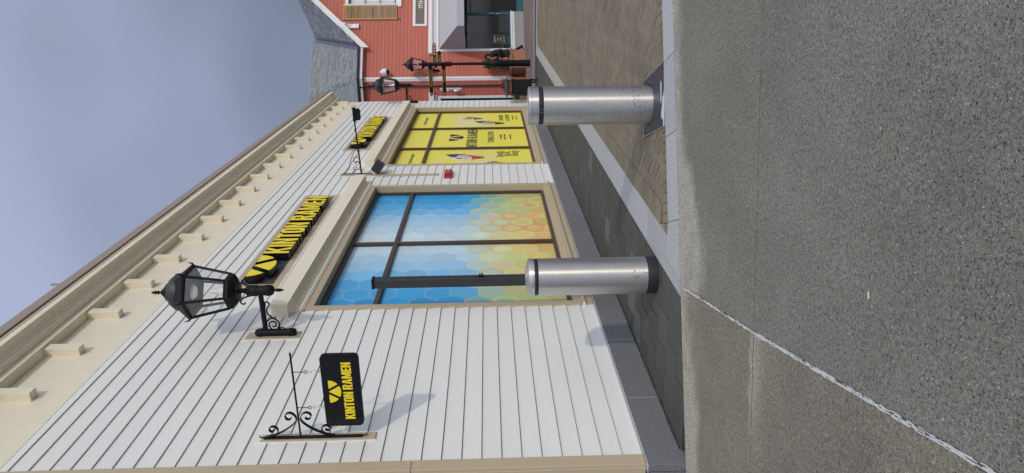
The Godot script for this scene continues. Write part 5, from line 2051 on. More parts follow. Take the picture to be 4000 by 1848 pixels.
func plants() -> void:
	var turn := Basis(Vector3(0, 1, 0), deg_to_rad(-55))
	planter("terracotta planter with a double rim behind the walking person", Transform3D(turn, Vector3(31.32, 0, 0.42)), 0.92, 0.68)
	var s := thing("shrub", "dense dark green conifer shrub in the planter behind the signpost", "shrub", Transform3D(turn, Vector3(31.32, 0.6, 0.42)))
	var m := MB.new()
	m.tube([Vector3(0, 0.0, 0), Vector3(0.02, 0.5, 0), Vector3(0, 1.0, 0.01)], 0.03, 0.012, 8)
	part("stem", m, M.bark, s)
	m = MB.new()
	var greens := [Color(0.045, 0.085, 0.025), Color(0.06, 0.11, 0.03), Color(0.085, 0.13, 0.035), Color(0.03, 0.06, 0.02)]
	for i in 22:
		var a := rng.randf() * TAU
		var y := rng.randf_range(0.15, 1.12)
		var rr := 0.3 * sqrt(rng.randf()) * (1.1 - 0.35 * y)
		leaf_cloud(m, Vector3(cos(a) * rr, y, sin(a) * rr), Vector3(0.13, 0.16, 0.13), 130, 0.055, greens)
	var f := part("foliage", m, M.leaf, s)
	f.set_meta("kind", "stuff")
	planter("terracotta planter half hidden behind the black litter bin", at(31.05, 0, -0.42), 0.62, 0.66)
	s = thing("shrub", "brown wispy shrub in the planter behind the litter bin", "shrub", at(31.05, 0.58, -0.48))
	m = MB.new()
	for i in 5:
		m.tube([Vector3(0, 0, 0), Vector3(cos(i * 1.3) * 0.12, 0.25, sin(i * 1.3) * 0.16), Vector3(cos(i * 1.3) * 0.18, 0.4, sin(i * 1.3) * 0.24)], 0.01, 0.004, 6)
	part("stem", m, M.bark, s)
	m = MB.new()
	var browns := [Color(0.16, 0.1, 0.05), Color(0.11, 0.075, 0.04), Color(0.1, 0.1, 0.05)]
	for i in 9:
		leaf_cloud(m, Vector3(rng.randf_range(-0.2, 0.2), rng.randf_range(0.08, 0.42), rng.randf_range(-0.28, 0.28)), Vector3(0.1, 0.1, 0.1), 90, 0.045, browns)
	f = part("foliage", m, M.leaf, s)
	f.set_meta("kind", "stuff")
	s = thing("potted_plant", "small bright green plant in a clay pot by the side window", "potted plant", at(31.0, 0, -1.02))
	m = MB.new()
	m.lathe([Vector2(0.0, 0.0), Vector2(0.1, 0.0), Vector2(0.14, 0.22), Vector2(0.155, 0.22), Vector2(0.155, 0.26), Vector2(0.13, 0.26), Vector2(0.12, 0.22), Vector2(0.0, 0.22)], 20)
	part("pot", m, M.terracotta, s)
	m = MB.new()
	for i in 6:
		leaf_cloud(m, Vector3(rng.randf_range(-0.12, 0.12), rng.randf_range(0.28, 0.5), rng.randf_range(-0.12, 0.14)), Vector3(0.1, 0.09, 0.1), 60, 0.07, [Color(0.1, 0.19, 0.04), Color(0.14, 0.24, 0.05), Color(0.06, 0.12, 0.03)])
	f = part("foliage", m, M.leaf, s)
	f.set_meta("kind", "stuff")

# ---------------------------------------------------------------- a body as one skin round its bones
func blob(bones: Array, cell: float, soft: float, mb: MB) -> void:
	# bones: [from, to, radius at from, radius at to]; surface nets over the joined distance
	var lo := Vector3(1e9, 1e9, 1e9)
	var hi := -lo
	for b in bones:
		for k in 2:
			var r: Vector3 = Vector3.ONE * (b[2 + k] + soft + cell * 2.0)
			lo = lo.min(b[k] - r)
			hi = hi.max(b[k] + r)
	var nx := int((hi.x - lo.x) / cell) + 2
	var ny := int((hi.y - lo.y) / cell) + 2
	var nz := int((hi.z - lo.z) / cell) + 2
	var d := PackedFloat32Array()
	d.resize(nx * ny * nz)
	d.fill(1e3)
	for b in bones:
		var a: Vector3 = b[0]
		var e: Vector3 = b[1] - a
		var l2 := maxf(e.length_squared(), 1e-9)
		var ra: float = b[2]
		var rb: float = b[3]
		var pad := Vector3.ONE * (maxf(ra, rb) + soft * 1.5 + cell * 2.0)
		var i0 := Vector3i(((a.min(b[1]) - pad) - lo) / cell).max(Vector3i.ZERO)
		var i1 := Vector3i(((a.max(b[1]) + pad) - lo) / cell + Vector3.ONE).min(Vector3i(nx - 1, ny - 1, nz - 1))
		for z in range(i0.z, i1.z + 1):
			for y in range(i0.y, i1.y + 1):
				var row := (z * ny + y) * nx
				for x in range(i0.x, i1.x + 1):
					var p := lo + Vector3(x, y, z) * cell - a
					var t := clampf(p.dot(e) / l2, 0.0, 1.0)
					var v := (p - e * t).length() - lerpf(ra, rb, t)
					var q := d[row + x]
					var h := maxf(soft - absf(q - v), 0.0) / soft
					d[row + x] = minf(q, v) - h * h * soft * 0.25
	var index := {}
	var pts := PackedVector3Array()
	var nrm := PackedVector3Array()
	for z in nz - 1:
		for y in ny - 1:
			for x in nx - 1:
				var base := (z * ny + y) * nx + x
				var neg := 0
				var far := true
				for c in 8:
					var v := d[base + (c & 1) + ((c >> 1) & 1) * nx + (c >> 2) * nx * ny]
					neg += int(v < 0.0)
				if neg == 0 or neg == 8:
					continue
				var sum := Vector3.ZERO
				var cnt := 0
				for c in 8:
					for ax in 3:
						if (c >> ax) & 1:
							continue
						var c2 := c | (1 << ax)
						var va := d[base + (c & 1) + ((c >> 1) & 1) * nx + (c >> 2) * nx * ny]
						var vb := d[base + (c2 & 1) + ((c2 >> 1) & 1) * nx + (c2 >> 2) * nx * ny]
						if (va < 0.0) != (vb < 0.0):
							var t := va / (va - vb)
							var pa := Vector3(c & 1, (c >> 1) & 1, c >> 2)
							var pb := Vector3(c2 & 1, (c2 >> 1) & 1, c2 >> 2)
							sum += pa.lerp(pb, t)
							cnt += 1
				index[base] = pts.size()
				pts.append(lo + (Vector3(x, y, z) + sum / cnt) * cell)
				nrm.append(Vector3(d[base + 1] - d[base], d[base + nx] - d[base], d[base + nx * ny] - d[base]).normalized())
	# smoother normals
	var steps := [1, nx, nx * ny]
	for base in index:
		for ax in 3:
			var v0 := d[base]
			var v1 := d[base + steps[ax]]
			if (v0 < 0.0) == (v1 < 0.0):
				continue
			var s1: int = steps[(ax + 1) % 3]
			var s2: int = steps[(ax + 2) % 3]
			var q := [base, base - s1, base - s1 - s2, base - s2]
			var ok := true
			for k in q:
				ok = ok and index.has(k)
			if not ok:
				continue
			var ids: Array = []
			for k in q:
				ids.append(index[k])
			if v0 >= 0.0:
				ids.reverse()
			var z := Vector2.ZERO
			mb.tri_n([pts[ids[0]], pts[ids[1]], pts[ids[2]]], [nrm[ids[0]], nrm[ids[1]], nrm[ids[2]]], [z, z, z])
			mb.tri_n([pts[ids[0]], pts[ids[2]], pts[ids[3]]], [nrm[ids[0]], nrm[ids[2]], nrm[ids[3]]], [z, z, z])

func person() -> void:
	# walks to the left in the photograph (towards -z), leaning forward; local: x forward, y up, z to the walker's right
	var p := thing("person", "person in black jacket, trousers and cap striding past the terracotta planter", "person", Transform3D(Basis(Vector3(-0.12, 0, -1).normalized(), Vector3.UP, Vector3(1, 0, -0.12).normalized()), Vector3(31.2, 0, 0.86)))
	var hip := Vector3(0.02, 0.9, 0)
	var chest := Vector3(0.0, 1.26, 0)
	var neck := Vector3(0.08, 1.46, 0)
	var head := Vector3(0.15, 1.6, 0)
	# walker's right (z > 0) is away from... the viewer stands at -z after the turn; left side is the far one
	var rear_hip := Vector3(0.0, 0.88, 0.09)
	var rear_knee := Vector3(-0.08, 0.48, 0.09)
	var rear_ank := Vector3(-0.27, 0.165, 0.09)
	var fore_hip := Vector3(0.03, 0.88, -0.09)
	var fore_knee := Vector3(0.19, 0.49, -0.09)
	var fore_ank := Vector3(0.24, 0.112, -0.09)
	var sh_n := Vector3(0.02, 1.4, -0.19)
	var el_n := Vector3(-0.08, 1.12, -0.25)
	var wr_n := Vector3(0.16, 1.06, -0.22)
	var sh_f := Vector3(0.02, 1.4, 0.19)
	var el_f := Vector3(-0.04, 1.12, 0.25)
	var wr_f := Vector3(0.17, 1.0, 0.2)
	var torso := [[hip, Vector3(-0.02, 1.08, 0), 0.125, 0.125], [Vector3(-0.02, 1.05, 0), chest, 0.125, 0.135], [Vector3(0, 1.05, 0.06), Vector3(0.01, 1.33, 0.09), 0.1, 0.1], [Vector3(0, 1.05, -0.06), Vector3(0.01, 1.33, -0.09), 0.1, 0.1], [Vector3(0.0, 1.34, -0.1), Vector3(0.0, 1.34, 0.1), 0.1, 0.1], [chest, neck, 0.11, 0.062]]
	var arms := [[sh_n, el_n, 0.06, 0.048], [el_n, wr_n, 0.045, 0.03], [sh_f, el_f, 0.06, 0.048], [el_f, wr_f, 0.045, 0.03]]
	var legs := [[rear_hip, rear_knee, 0.088, 0.058], [rear_knee, rear_ank, 0.055, 0.038], [fore_hip, fore_knee, 0.088, 0.058], [fore_knee, fore_ank, 0.055, 0.038]]
	var skin := MB.new()
	blob(torso + arms + legs, 0.024, 0.03, skin)
	var face := [[Vector3(0.145, 1.625, 0), Vector3(0.15, 1.66, 0), 0.082, 0.085], [Vector3(0.165, 1.55, 0), Vector3(0.18, 1.525, 0), 0.06, 0.045], [Vector3(0.1, 1.5, 0), Vector3(0.08, 1.42, 0), 0.05, 0.055],
		[Vector3(0.235, 1.6, 0), Vector3(0.255, 1.575, 0), 0.008, 0.013], [Vector3(0.215, 1.615, -0.035), Vector3(0.215, 1.615, 0.035), 0.014, 0.014], [Vector3(0.215, 1.542, -0.02), Vector3(0.215, 1.542, 0.02), 0.012, 0.012],
		[Vector3(0.14, 1.595, -0.083), Vector3(0.135, 1.625, -0.086), 0.013, 0.014], [Vector3(0.14, 1.595, 0.083), Vector3(0.135, 1.625, 0.086), 0.013, 0.014]]
	blob(face, 0.008, 0.02, skin)
	for h in [[wr_n, -1.0], [wr_f, 1.0]]:
		var w: Vector3 = h[0]
		var hand := [[w, w + Vector3(0.05, -0.008, 0.0), 0.024, 0.026], [w + Vector3(0.05, 0.015, 0), w + Vector3(0.075, 0.018, 0), 0.02, 0.018], [w + Vector3(0.05, -0.03, 0), w + Vector3(0.075, -0.032, 0), 0.02, 0.017]]
		for k in 4:
			var y := 0.026 - 0.018 * k
			var ln: float = [0.04, 0.045, 0.042, 0.034][k]
			var a := w + Vector3(0.082, y - 0.004, 0)
			var b := a + Vector3(ln * 0.55, -0.006, -0.012 * h[1])
			hand.append([a, b, 0.0095, 0.009])
			hand.append([b, b + Vector3(0.004, -0.012, -0.026 * h[1]), 0.009, 0.008])
		hand.append([w + Vector3(0.03, 0.02, -0.012 * h[1]), w + Vector3(0.068, 0.045, -0.024 * h[1]), 0.012, 0.009])
		blob(hand, 0.006, 0.008, skin)
	part("body", skin, M.skin, p)
	var m := MB.new()
	var coat: Array = []
	for b in torso:
		coat.append([b[0], b[1], b[2] + 0.03, b[3] + 0.026])
	coat.append([Vector3(0.01, 0.95, -0.05), Vector3(0.02, 0.76, -0.07), 0.14, 0.135])
	coat.append([Vector3(0.0, 0.95, 0.05), Vector3(-0.05, 0.76, 0.07), 0.14, 0.135])
	for b in arms:
		coat.append([b[0], b[1], b[2] + 0.022, b[3] + 0.02])
	coat.append([Vector3(0.03, 1.42, 0), Vector3(0.07, 1.47, 0), 0.085, 0.078])
	coat.append([Vector3(-0.03, 1.43, -0.05), Vector3(-0.03, 1.43, 0.05), 0.06, 0.06])
	blob(coat, 0.022, 0.04, m)
	part("jacket", m, M.cloth_black, p)
	m = MB.new()
	var tr: Array = []
	for b in legs:
		tr.append([b[0], b[1], b[2] + 0.016, b[3] + 0.022])
	tr.append([Vector3(0, 0.86, -0.06), Vector3(0, 0.86, 0.06), 0.13, 0.13])
	blob(tr, 0.022, 0.03, m)
	part("trousers", m, M.denim_black, p)
	m = MB.new()
	blob([[Vector3(0.12, 1.665, 0), Vector3(0.14, 1.69, 0), 0.098, 0.092], [Vector3(0.1, 1.63, 0), Vector3(0.07, 1.6, 0), 0.085, 0.07], [Vector3(0.21, 1.665, -0.03), Vector3(0.21, 1.665, 0.03), 0.035, 0.035], [Vector3(0.24, 1.662, 0), Vector3(0.275, 1.652, 0), 0.03, 0.018]], 0.01, 0.025, m)
	part("cap", m, M.cloth_black, p)
	for k in 2:
		var ank: Vector3 = rear_ank if k == 0 else fore_ank
		var pitch := -0.42 if k == 0 else 0.12
		var bs := Basis(Vector3(0, 0, 1), pitch)
		var o := ank + Vector3(0, 0, 0)
		m = MB.new()
		blob([[o, o + bs * Vector3(-0.03, -0.045, 0), 0.045, 0.042], [o + bs * Vector3(-0.03, -0.04, 0), o + bs * Vector3(0.12, -0.055, 0), 0.042, 0.036], [o + bs * Vector3(0.12, -0.055, 0), o + bs * Vector3(0.18, -0.06, 0), 0.036, 0.028]], 0.012, 0.02, m)
		var shoe := part("shoe", m, M.cloth_black, p)
		m = MB.new()
		m.xf = Transform3D(bs, o)
		m.prism(PackedVector2Array([Vector2(-0.078, -0.1), Vector2(0.12, -0.1), Vector2(0.205, -0.085), Vector2(0.212, -0.07), Vector2(0.12, -0.078), Vector2(-0.075, -0.074)]), -0.042, 0.042)
		part("sole", m, M.rubber_white, shoe)
	m = MB.new()
	m.box(Vector3(0.135, 1.25, -0.13), Vector3(0.15, 1.28, -0.09), 0.004)
	part("badge", m, M.white_paint, p)

# ---------------------------------------------------------------- the red building
const RED_AT := Vector3(31.57, 0, -0.12)
const CORNER := -0.13   # the wall turns here; x along the right wall, z out of it
const REDROW := 0.1645
const PITCH := 0.638
const EAVE := 0.3
const EAVE_Y := 7.25

func red_board(m: MB, x0: float, x1: float, y: float, y_top: float, cut0 := 0.0, cut1 := 0.0) -> void:
	# cut0, cut1: how far the upper ends lean in under a rake
	var p := [Vector2(0.0, y), Vector2(0.017, y), Vector2(0.005, y_top), Vector2(0.0, y_top)]
	var mid := Vector3((x0 + x1) / 2, (y + y_top) / 2, 0.006)
	var at_x := func(k: int, q: Vector2) -> float:
		var f := (q.y - y) / REDROW
		return x0 + cut0 * f if k == 0 else x1 - cut1 * f
	for i in 4:
		var a: Vector2 = p[i]
		var b: Vector2 = p[(i + 1) % 4]
		m.quad_out(Vector3(at_x.call(0, a), a.y, a.x), Vector3(at_x.call(1, a), a.y, a.x), Vector3(at_x.call(1, b), b.y, b.x), Vector3(at_x.call(0, b), b.y, b.x), mid)
	for k in 2:
		var q: Array[Vector3] = []
		for c in p:
			q.append(Vector3(at_x.call(k, c), c.y, c.x))
		m.quad_out(q[0], q[1], q[2], q[3], mid)

func build_red() -> void:
	var turn := Basis(Vector3(0, 1, 0), deg_to_rad(-55))
	var b := thing("red_building", "red clapboard building with grey shingle roofs and a white trimmed gable", "building", Transform3D(turn, RED_AT))
	# frame of the left wall: x runs towards the corner, z out of the wall (towards the viewer)
	var lw := Transform3D(Basis(Vector3(0.819152, 0, 0.573576), Vector3.UP, Vector3(-0.573576, 0, 0.819152)), Vector3(CORNER, 0, 0))
	var m := MB.new()
	# ---- right wall: core pieces round the shop window and the upper window
	var gx := 4.55          # middle of the gable
	var rk := 0.966         # rise of its rake
	for r in [[CORNER + 0.02, 1.19, 0.0, 7.2], [7.9, 9.2, 0.0, 7.2], [1.19, 7.9, 3.86, 5.66], [1.19, 3.55, 5.66, 7.2], [5.55, 7.9, 5.66, 7.2]]:
		m = MB.new()
		m.box(Vector3(r[0], r[2], -0.2), Vector3(r[1], r[3], -0.001))
		part("wall_core", m, M.red_backing, b)
	m = MB.new()
	m.prism(poly([[1.27, 7.201], [3.55, 7.201], [3.55, 7.95], [5.55, 7.95], [5.55, 7.201], [7.83, 7.201], [gx, 10.2]]), -0.2, -0.001)
	part("wall_core", m, M.red_backing, b)
	m = MB.new()
	m.xf = lw
	m.box(Vector3(-0.85, 0.0, -0.2), Vector3(-0.02, 7.2, -0.001))
	m.box(Vector3(-9.0, 3.85, -0.2), Vector3(-0.851, 7.2, -0.001))
	m.box(Vector3(-9.0, 0.0, -0.2), Vector3(-0.851, 0.5, -0.001))
	part("wall_core", m, M.red_backing, b)
	# ---- boards
	for i in 60:
		var y := 0.38 + i * REDROW
		var yt := y + REDROW - 0.005
		var spans: Array = []
		var lean := 0.0
		if yt < 3.95:
			spans = [[CORNER + 0.09, 1.17], [7.95, 9.2]]
		elif y < 7.15:
			spans = [[CORNER + 0.09, 9.2]]
		else:
			var x := 1.3 + (y - 7.2) / rk
			if x > gx - 0.1:
				break
			lean = REDROW / rk
			spans = [[x, 2.0 * gx - x]]
		if y > 5.36 and y < 7.9:
			var nxt: Array = []
			for s in spans:
				nxt.append([s[0], 3.45, lean, 0.0])
				nxt.append([5.65, s[1], 0.0, lean])
			spans = nxt
		for s in spans:
			m = MB.new()
			vary(m, 1.0, 0.05)
			red_board(m, s[0], s[1], y, yt, s[2] if s.size() > 2 else lean, s[3] if s.size() > 2 else lean)
			part("clapboard", m, M.red_siding, b)
		if yt < 7.15:
			m = MB.new()
			m.xf = lw
			vary(m, 1.0, 0.05)
			if yt > 0.55 and y < 3.8:
				red_board(m, -0.74, -0.092, y, yt)
			else:
				red_board(m, -9.0, -0.092, y, yt)
			part("clapboard", m, M.red_siding, b)
	# ---- corner board, plinths
	m = MB.new()
	m.box(Vector3(CORNER, 0.38, -0.02), Vector3(CORNER + 0.088, 7.04, 0.03), 0.004)
	part("corner_board", m, M.white_paint, b)
	m = MB.new()
	m.xf = lw
	m.box(Vector3(-0.09, 0.38, -0.02), Vector3(0.0, 7.04, 0.032), 0.004)
	part("corner_board", m, M.white_paint, b)
	for r in [[CORNER, 1.17, 0.372], [1.18, 2.198, 0.4], [2.202, 3.13, 0.4], [8.0, 9.2, 0.372]]:
		m = MB.new()
		m.col = Color(1.9, 1.9, 1.9) if r[2] > 0.38 else Color(1.25, 1.25, 1.25)
		m.box(Vector3(r[0], -0.05, -0.1), Vector3(r[1], r[2], 0.035), 0.004)
		part("plinth_stone", m, M.granite_dark, b)
	m = MB.new()
	m.xf = lw
	m.col = Color(1.25, 1.25, 1.25)
	m.box(Vector3(-9.0, -0.05, -0.1), Vector3(-0.001, 0.372, 0.036), 0.004)
	part("plinth_stone", m, M.granite_dark, b)
	# ---- eaves of the main roof
	m = MB.new()
	m.box(Vector3(CORNER - 0.1, 7.05, 0.0), Vector3(1.36, 7.19, 0.27), 0.006)
	part("eave_fascia", m, M.white_paint, b)
	m = MB.new()
	m.tube([Vector3(CORNER - 0.12, 7.23, 0.33), Vector3(1.3, 7.23, 0.33)], 0.055, 0.055, 10)
	part("gutter", m, M.charcoal, b)
	m = MB.new()
	m.xf = lw
	m.box(Vector3(-9.0, 7.05, 0.0), Vector3(0.08, 7.19, 0.272), 0.006)
	part("eave_fascia", m, M.white_paint, b)
	m = MB.new()
	m.xf = lw
	m.tube([Vector3(-9.0, 7.23, 0.33), Vector3(0.1, 7.23, 0.33)], 0.055, 0.055, 10)
	part("gutter", m, M.charcoal, b)
	m = MB.new()
	m.xf = lw
	m.tube([Vector3(-0.3, 7.2, 0.3), Vector3(-0.3, 7.0, 0.22), Vector3(-0.3, 6.85, 0.075), Vector3(-0.3, 6.5, 0.06), Vector3(-0.3, 0.3, 0.06)], 0.035, 0.035, 10)
	part("downpipe", m, M.charcoal, b)
	# ---- roofs; the planes
	var ridge_y := 10.75
	var inn := (ridge_y - EAVE_Y) / PITCH
	# main roof over the right wall: y = EAVE_Y + PITCH * (EAVE - z)
	var hip := Vector2(0.301, -0.954) / 0.954       # per metre inwards
	var c0 := Vector2(CORNER - 0.1, EAVE)
	var hip_top := Vector2(c0.x + hip.x * inn, EAVE - inn)
	var valley := func(y: float) -> Vector2:
		var x := 1.26 + (y - 7.17) / rk
		return Vector2(x, EAVE - (y - EAVE_Y) / PITCH)
	var vt: Vector2 = valley.call(10.4)
	var main := PackedVector2Array([c0, Vector2(1.3, EAVE), vt, Vector2(vt.x, EAVE - inn), hip_top])
	var up_main := func(x: float, z: float) -> float:
		return EAVE_Y + PITCH * (EAVE - z)
	shingle_plane(b, main, up_main, Vector2(1, 0), Vector2(0, -1), 0.151, 150)
	# left roof, in the frame of the left wall
	var left := PackedVector2Array()
	for q in [[-9.0, EAVE], [0.095, EAVE]]:
		left.append(Vector2(q[0], q[1]))
	# hip in the left wall's frame
	var hip3 := lw.affine_inverse() * Vector3(hip_top.x, 0, hip_top.y)
	left.append(Vector2(hip3.x, hip3.z))
	left.append(Vector2(-9.0, hip3.z))
	shingle_plane(b, left, up_main, Vector2(1, 0), Vector2(0, -1), 0.151, 40, lw, -2.6)
	# gable roof, left slope: y rises with x
	var up_g := func(x: float, _z: float) -> float:
		return 7.17 + rk * (x - 1.26)
	var gab := PackedVector2Array([Vector2(1.2, 0.34), Vector2(gx, 0.34), Vector2(gx, -4.9), valley.call(10.3)])
	gab.append(valley.call(7.3))
	shingle_plane(b, gab, up_g, Vector2(0, 1), Vector2(1, 0), 0.175, 110)
	var up_h := func(x: float, _z: float) -> float:
		return 7.17 + rk * (2.0 * gx - 1.26 - x)
	m = MB.new()
	m.quad(Vector3(gx, up_g.call(gx, 0.0), 0.34), Vector3(gx + 3.35, 7.13, 0.34), Vector3(gx + 3.35, 7.13, -5.2), Vector3(gx, up_g.call(gx, 0.0), -5.2))
	part("roof_felt", m, M.roof_felt, b)
	# ridge caps
	for k in 26:
		m = MB.new()
		vary(m, 0.95, 0.15)
		var z := 0.3 - k * 0.2
		m.xf = Transform3D(Basis(Vector3(1, 0, 0), 0.06), Vector3(gx, up_g.call(gx, 0.0) + 0.02, z))
		m.quad_out(Vector3(-0.15, -0.145, -0.26), Vector3(-0.15, -0.145, 0.0), Vector3(0, 0.01, 0.0), Vector3(0, 0.01, -0.26), Vector3(0, -1, 0))
		m.quad_out(Vector3(0.15, -0.145, -0.26), Vector3(0.15, -0.145, 0.0), Vector3(0, 0.01, 0.0), Vector3(0, 0.01, -0.26), Vector3(0, -1, 0))
		m.quad_out(Vector3(-0.15, -0.16, 0.001), Vector3(0.15, -0.16, 0.001), Vector3(0, 0.01, 0.001), Vector3(-0.15, -0.145, 0.001), Vector3(0, -0.1, -1))
		part("ridge_cap", m, M.shingle, b)
	var rx := vt.x
	var k2 := 0
	while rx > hip_top.x:
		m = MB.new()
		vary(m, 0.95, 0.15)
		m.xf = Transform3D(Basis(Vector3(0, 0, 1), 0.06), Vector3(rx, ridge_y + 0.01, EAVE - inn))
		m.quad_out(Vector3(-0.26, -0.1, 0.15), Vector3(0, -0.1, 0.15), Vector3(0, 0.01, 0), Vector3(-0.26, 0.01, 0), Vector3(0, -1, 0))
		m.quad_out(Vector3(-0.26, -0.1, -0.15), Vector3(0, -0.1, -0.15), Vector3(0, 0.01, 0), Vector3(-0.26, 0.01, 0), Vector3(0, -1, 0))
		part("ridge_cap", m, M.shingle, b)
		rx -= 0.2
		k2 += 1
	# valley flashing
	m = MB.new()
	var va: Vector2 = valley.call(7.2)
	var vb: Vector2 = valley.call(10.4)
	var q0 := Vector3(va.x, 7.2 + 0.03, va.y)
	var q1 := Vector3(vb.x, 10.4 + 0.03, vb.y)
	var rt := Vector3(0.16, 0.16 * rk, 0.0)
	var lt := Vector3(-0.2, 0.0, 0.0)
	m.quad_out(q0, q1, q1 + rt, q0 + rt, q0 + Vector3(0, -3, -3))
	m.quad_out(q0, q1, q1 + lt, q0 + lt, q0 + Vector3(0, -3, -3))
	part("valley_flashing", m, M.flashing, b)
	m = MB.new()
	m.tube([q0 + Vector3(-0.01, 0.02, 0.02), q1 + Vector3(-0.01, 0.02, 0.02)], 0.018, 0.018, 6)
	part("valley_rib", m, M.flashing, b)
	# rake boards of the gable
	for s in [1.0, -1.0]:
		m = MB.new()
		var px := func(x: float) -> float:
			return gx + (x - gx) * s
		m.prism(PackedVector2Array([Vector2(px.call(1.27), 6.8), Vector2(px.call(1.27), 7.14), Vector2(px.call(gx), 10.32), Vector2(px.call(gx), 9.97)]), 0.27, 0.305)
		part("rake_board", m, M.white_paint, b)
		m = MB.new()
		m.prism(PackedVector2Array([Vector2(px.call(1.29), 6.98), Vector2(px.call(1.29), 7.1), Vector2(px.call(gx), 10.26), Vector2(px.call(gx), 10.14)]), 0.0, 0.269)
		part("rake_soffit", m, M.white_paint, b)
		m = MB.new()
		var pr := PackedVector2Array()
		for q in [[2.42, 8.28], [2.36, 7.28], [2.36, 7.28]]:
			pass
		pr = PackedVector2Array([Vector2(0.0, 7.29), Vector2(0.12, 7.29), Vector2(0.12, 7.45), Vector2(0.1, 7.55), Vector2(0.11, 7.68), Vector2(0.17, 7.8), Vector2(0.26, 7.88), Vector2(0.262, 8.1), Vector2(0.0, 8.1)])
		m.xf = Transform3D(Basis(Vector3(0, 0, 1), Vector3.UP, Vector3(-1, 0, 0)), Vector3(px.call(2.43), 0, 0))
		m.prism(pr, -0.1, 0.1)
		part("corbel", m, M.white_paint, b)
	# ---- upper window with its rolled slat shutter
	var w := Node3D.new()
	w.name = "window"
	b.add_child(w, true)
	for r in [[3.44, 3.58, 5.43, 7.94, 0.05], [5.52, 5.66, 5.43, 7.94, 0.05], [3.58, 5.52, 7.8, 7.94, 0.048], [3.42, 5.68, 5.43, 5.55, 0.085], [3.58, 5.52, 5.55, 5.68, 0.04]]:
		m = MB.new()
		m.box(Vector3(r[0], r[2], -0.12), Vector3(r[1], r[3], r[4]), 0.006)
		part("casing", m, M.white_paint, w)
	for r in [[3.585, 3.64, 5.69, 7.795], [5.46, 5.515, 5.69, 7.795], [3.641, 5.459, 7.74, 7.795], [3.641, 5.459, 5.69, 5.745], [3.641, 5.459, 7.075, 7.1], [3.641, 5.459, 6.41, 6.435], [4.52, 4.58, 6.436, 7.074]]:
		m = MB.new()
		m.box(Vector3(r[0], r[2], -0.1), Vector3(r[1], r[3], -0.05), 0.003)
		part("sash_bar", m, M.teal, w)
	m = MB.new()
	m.quad(Vector3(3.62, 5.72, -0.08), Vector3(5.48, 5.72, -0.08), Vector3(5.48, 7.77, -0.08), Vector3(3.62, 7.77, -0.08))
	part("pane", m, M.pane, w)
	m = MB.new()
	var fold: Array = []
	for k in 25:
		fold.append(Vector2(3.56 + k * 0.082, -0.15 + (0.02 if k % 2 else -0.015)))
	for k in 24:
		m.quad(Vector3(fold[k].x, 5.6, fold[k].y), Vector3(fold[k + 1].x, 5.6, fold[k + 1].y), Vector3(fold[k + 1].x, 7.9, fold[k + 1].y), Vector3(fold[k].x, 7.9, fold[k].y))
	part("curtain", m, M.curtain, w)
	for s in [1.0, -1.0]:
		var sh := Node3D.new()
		sh.name = numbered(b, "shutter")
		b.add_child(sh, true)
		var sx := 2.77 if s > 0.0 else 5.67
		for r in [[sx, sx + 0.05], [sx + 0.69, sx + 0.76]]:
			m = MB.new()
			m.col = Color(0.62, 0.42, 0.19) if r[0] == sx else Color(0.72, 0.6, 0.42)
			m.box(Vector3(r[0], 5.62, 0.03), Vector3(r[1], 8.02, 0.085), 0.006)
			part("stile", m, M.slat, sh)
		for k in 44:
			m = MB.new()
			var y := 5.645 + k * 0.0538
			var weath := rng.randf()
			var c := Color(0.6, 0.4, 0.16).lerp(Color(0.55, 0.45, 0.38), weath * clampf(1.2 - k / 44.0, 0, 1))
			if rng.randf() < 0.08:
				c = Color(0.3, 0.25, 0.22)
			var kk := rng.randf_range(0.85, 1.15)
			m.col = Color(c.r * kk, c.g * kk, c.b * kk)
			m.tube([Vector3(sx + 0.045, y, 0.055 + rng.randf_range(-0.003, 0.003)), Vector3(sx + 0.7, y, 0.055 + rng.randf_range(-0.003, 0.003))], 0.0195, 0.0195, 7)
			part("slat", m, M.slat, sh)
		m = MB.new()
		m.tube(curl([Vector2(sx + 0.03, 5.6), Vector2(sx + 0.01, 5.55), Vector2(sx + 0.05, 5.53), Vector2(sx + 0.06, 5.5), Vector2(sx + 0.02, 5.47), Vector2(sx + 0.04, 5.45)], at(0, 0, 0.06)), 0.012, 0.008, 6)
		part("shutter_hook", m, M.black_metal, sh)
	# ---- white band over the shop front
	for r in [[1.02, 9.0, 4.05, 4.215, 0.16], [1.06, 8.96, 4.0, 4.048, 0.12], [1.1, 8.9, 3.9, 3.998, 0.06]]:
		m = MB.new()
		m.box(Vector3(r[0], r[2], -0.0), Vector3(r[1], r[3], r[4]), 0.008)
		part("shop_cornice", m, M.white_paint, b)
	for r in [[1.17, 1.29, 0.402, 3.895], [7.85, 7.97, 0.402, 3.895], [1.291, 7.849, 3.77, 3.895]]:
		m = MB.new()
		m.box(Vector3(r[0], r[2], -0.2), Vector3(r[1], r[3], 0.04), 0.005)
		part("front_casing", m, M.white_paint, b)
	m = MB.new()
	m.box(Vector3(1.291, 0.402, -0.2), Vector3(3.14, 0.57, 0.03), 0.006)
	part("sill", m, M.white_paint, b)
	m = MB.new()
	m.box(Vector3(1.27, 0.5, 0.031), Vector3(3.15, 0.56, 0.075), 0.006)
	part("sill", m, M.white_paint, b)
	# glazing
	var fr := Node3D.new()
	fr.name = "shop_front"
	b.add_child(fr, true)
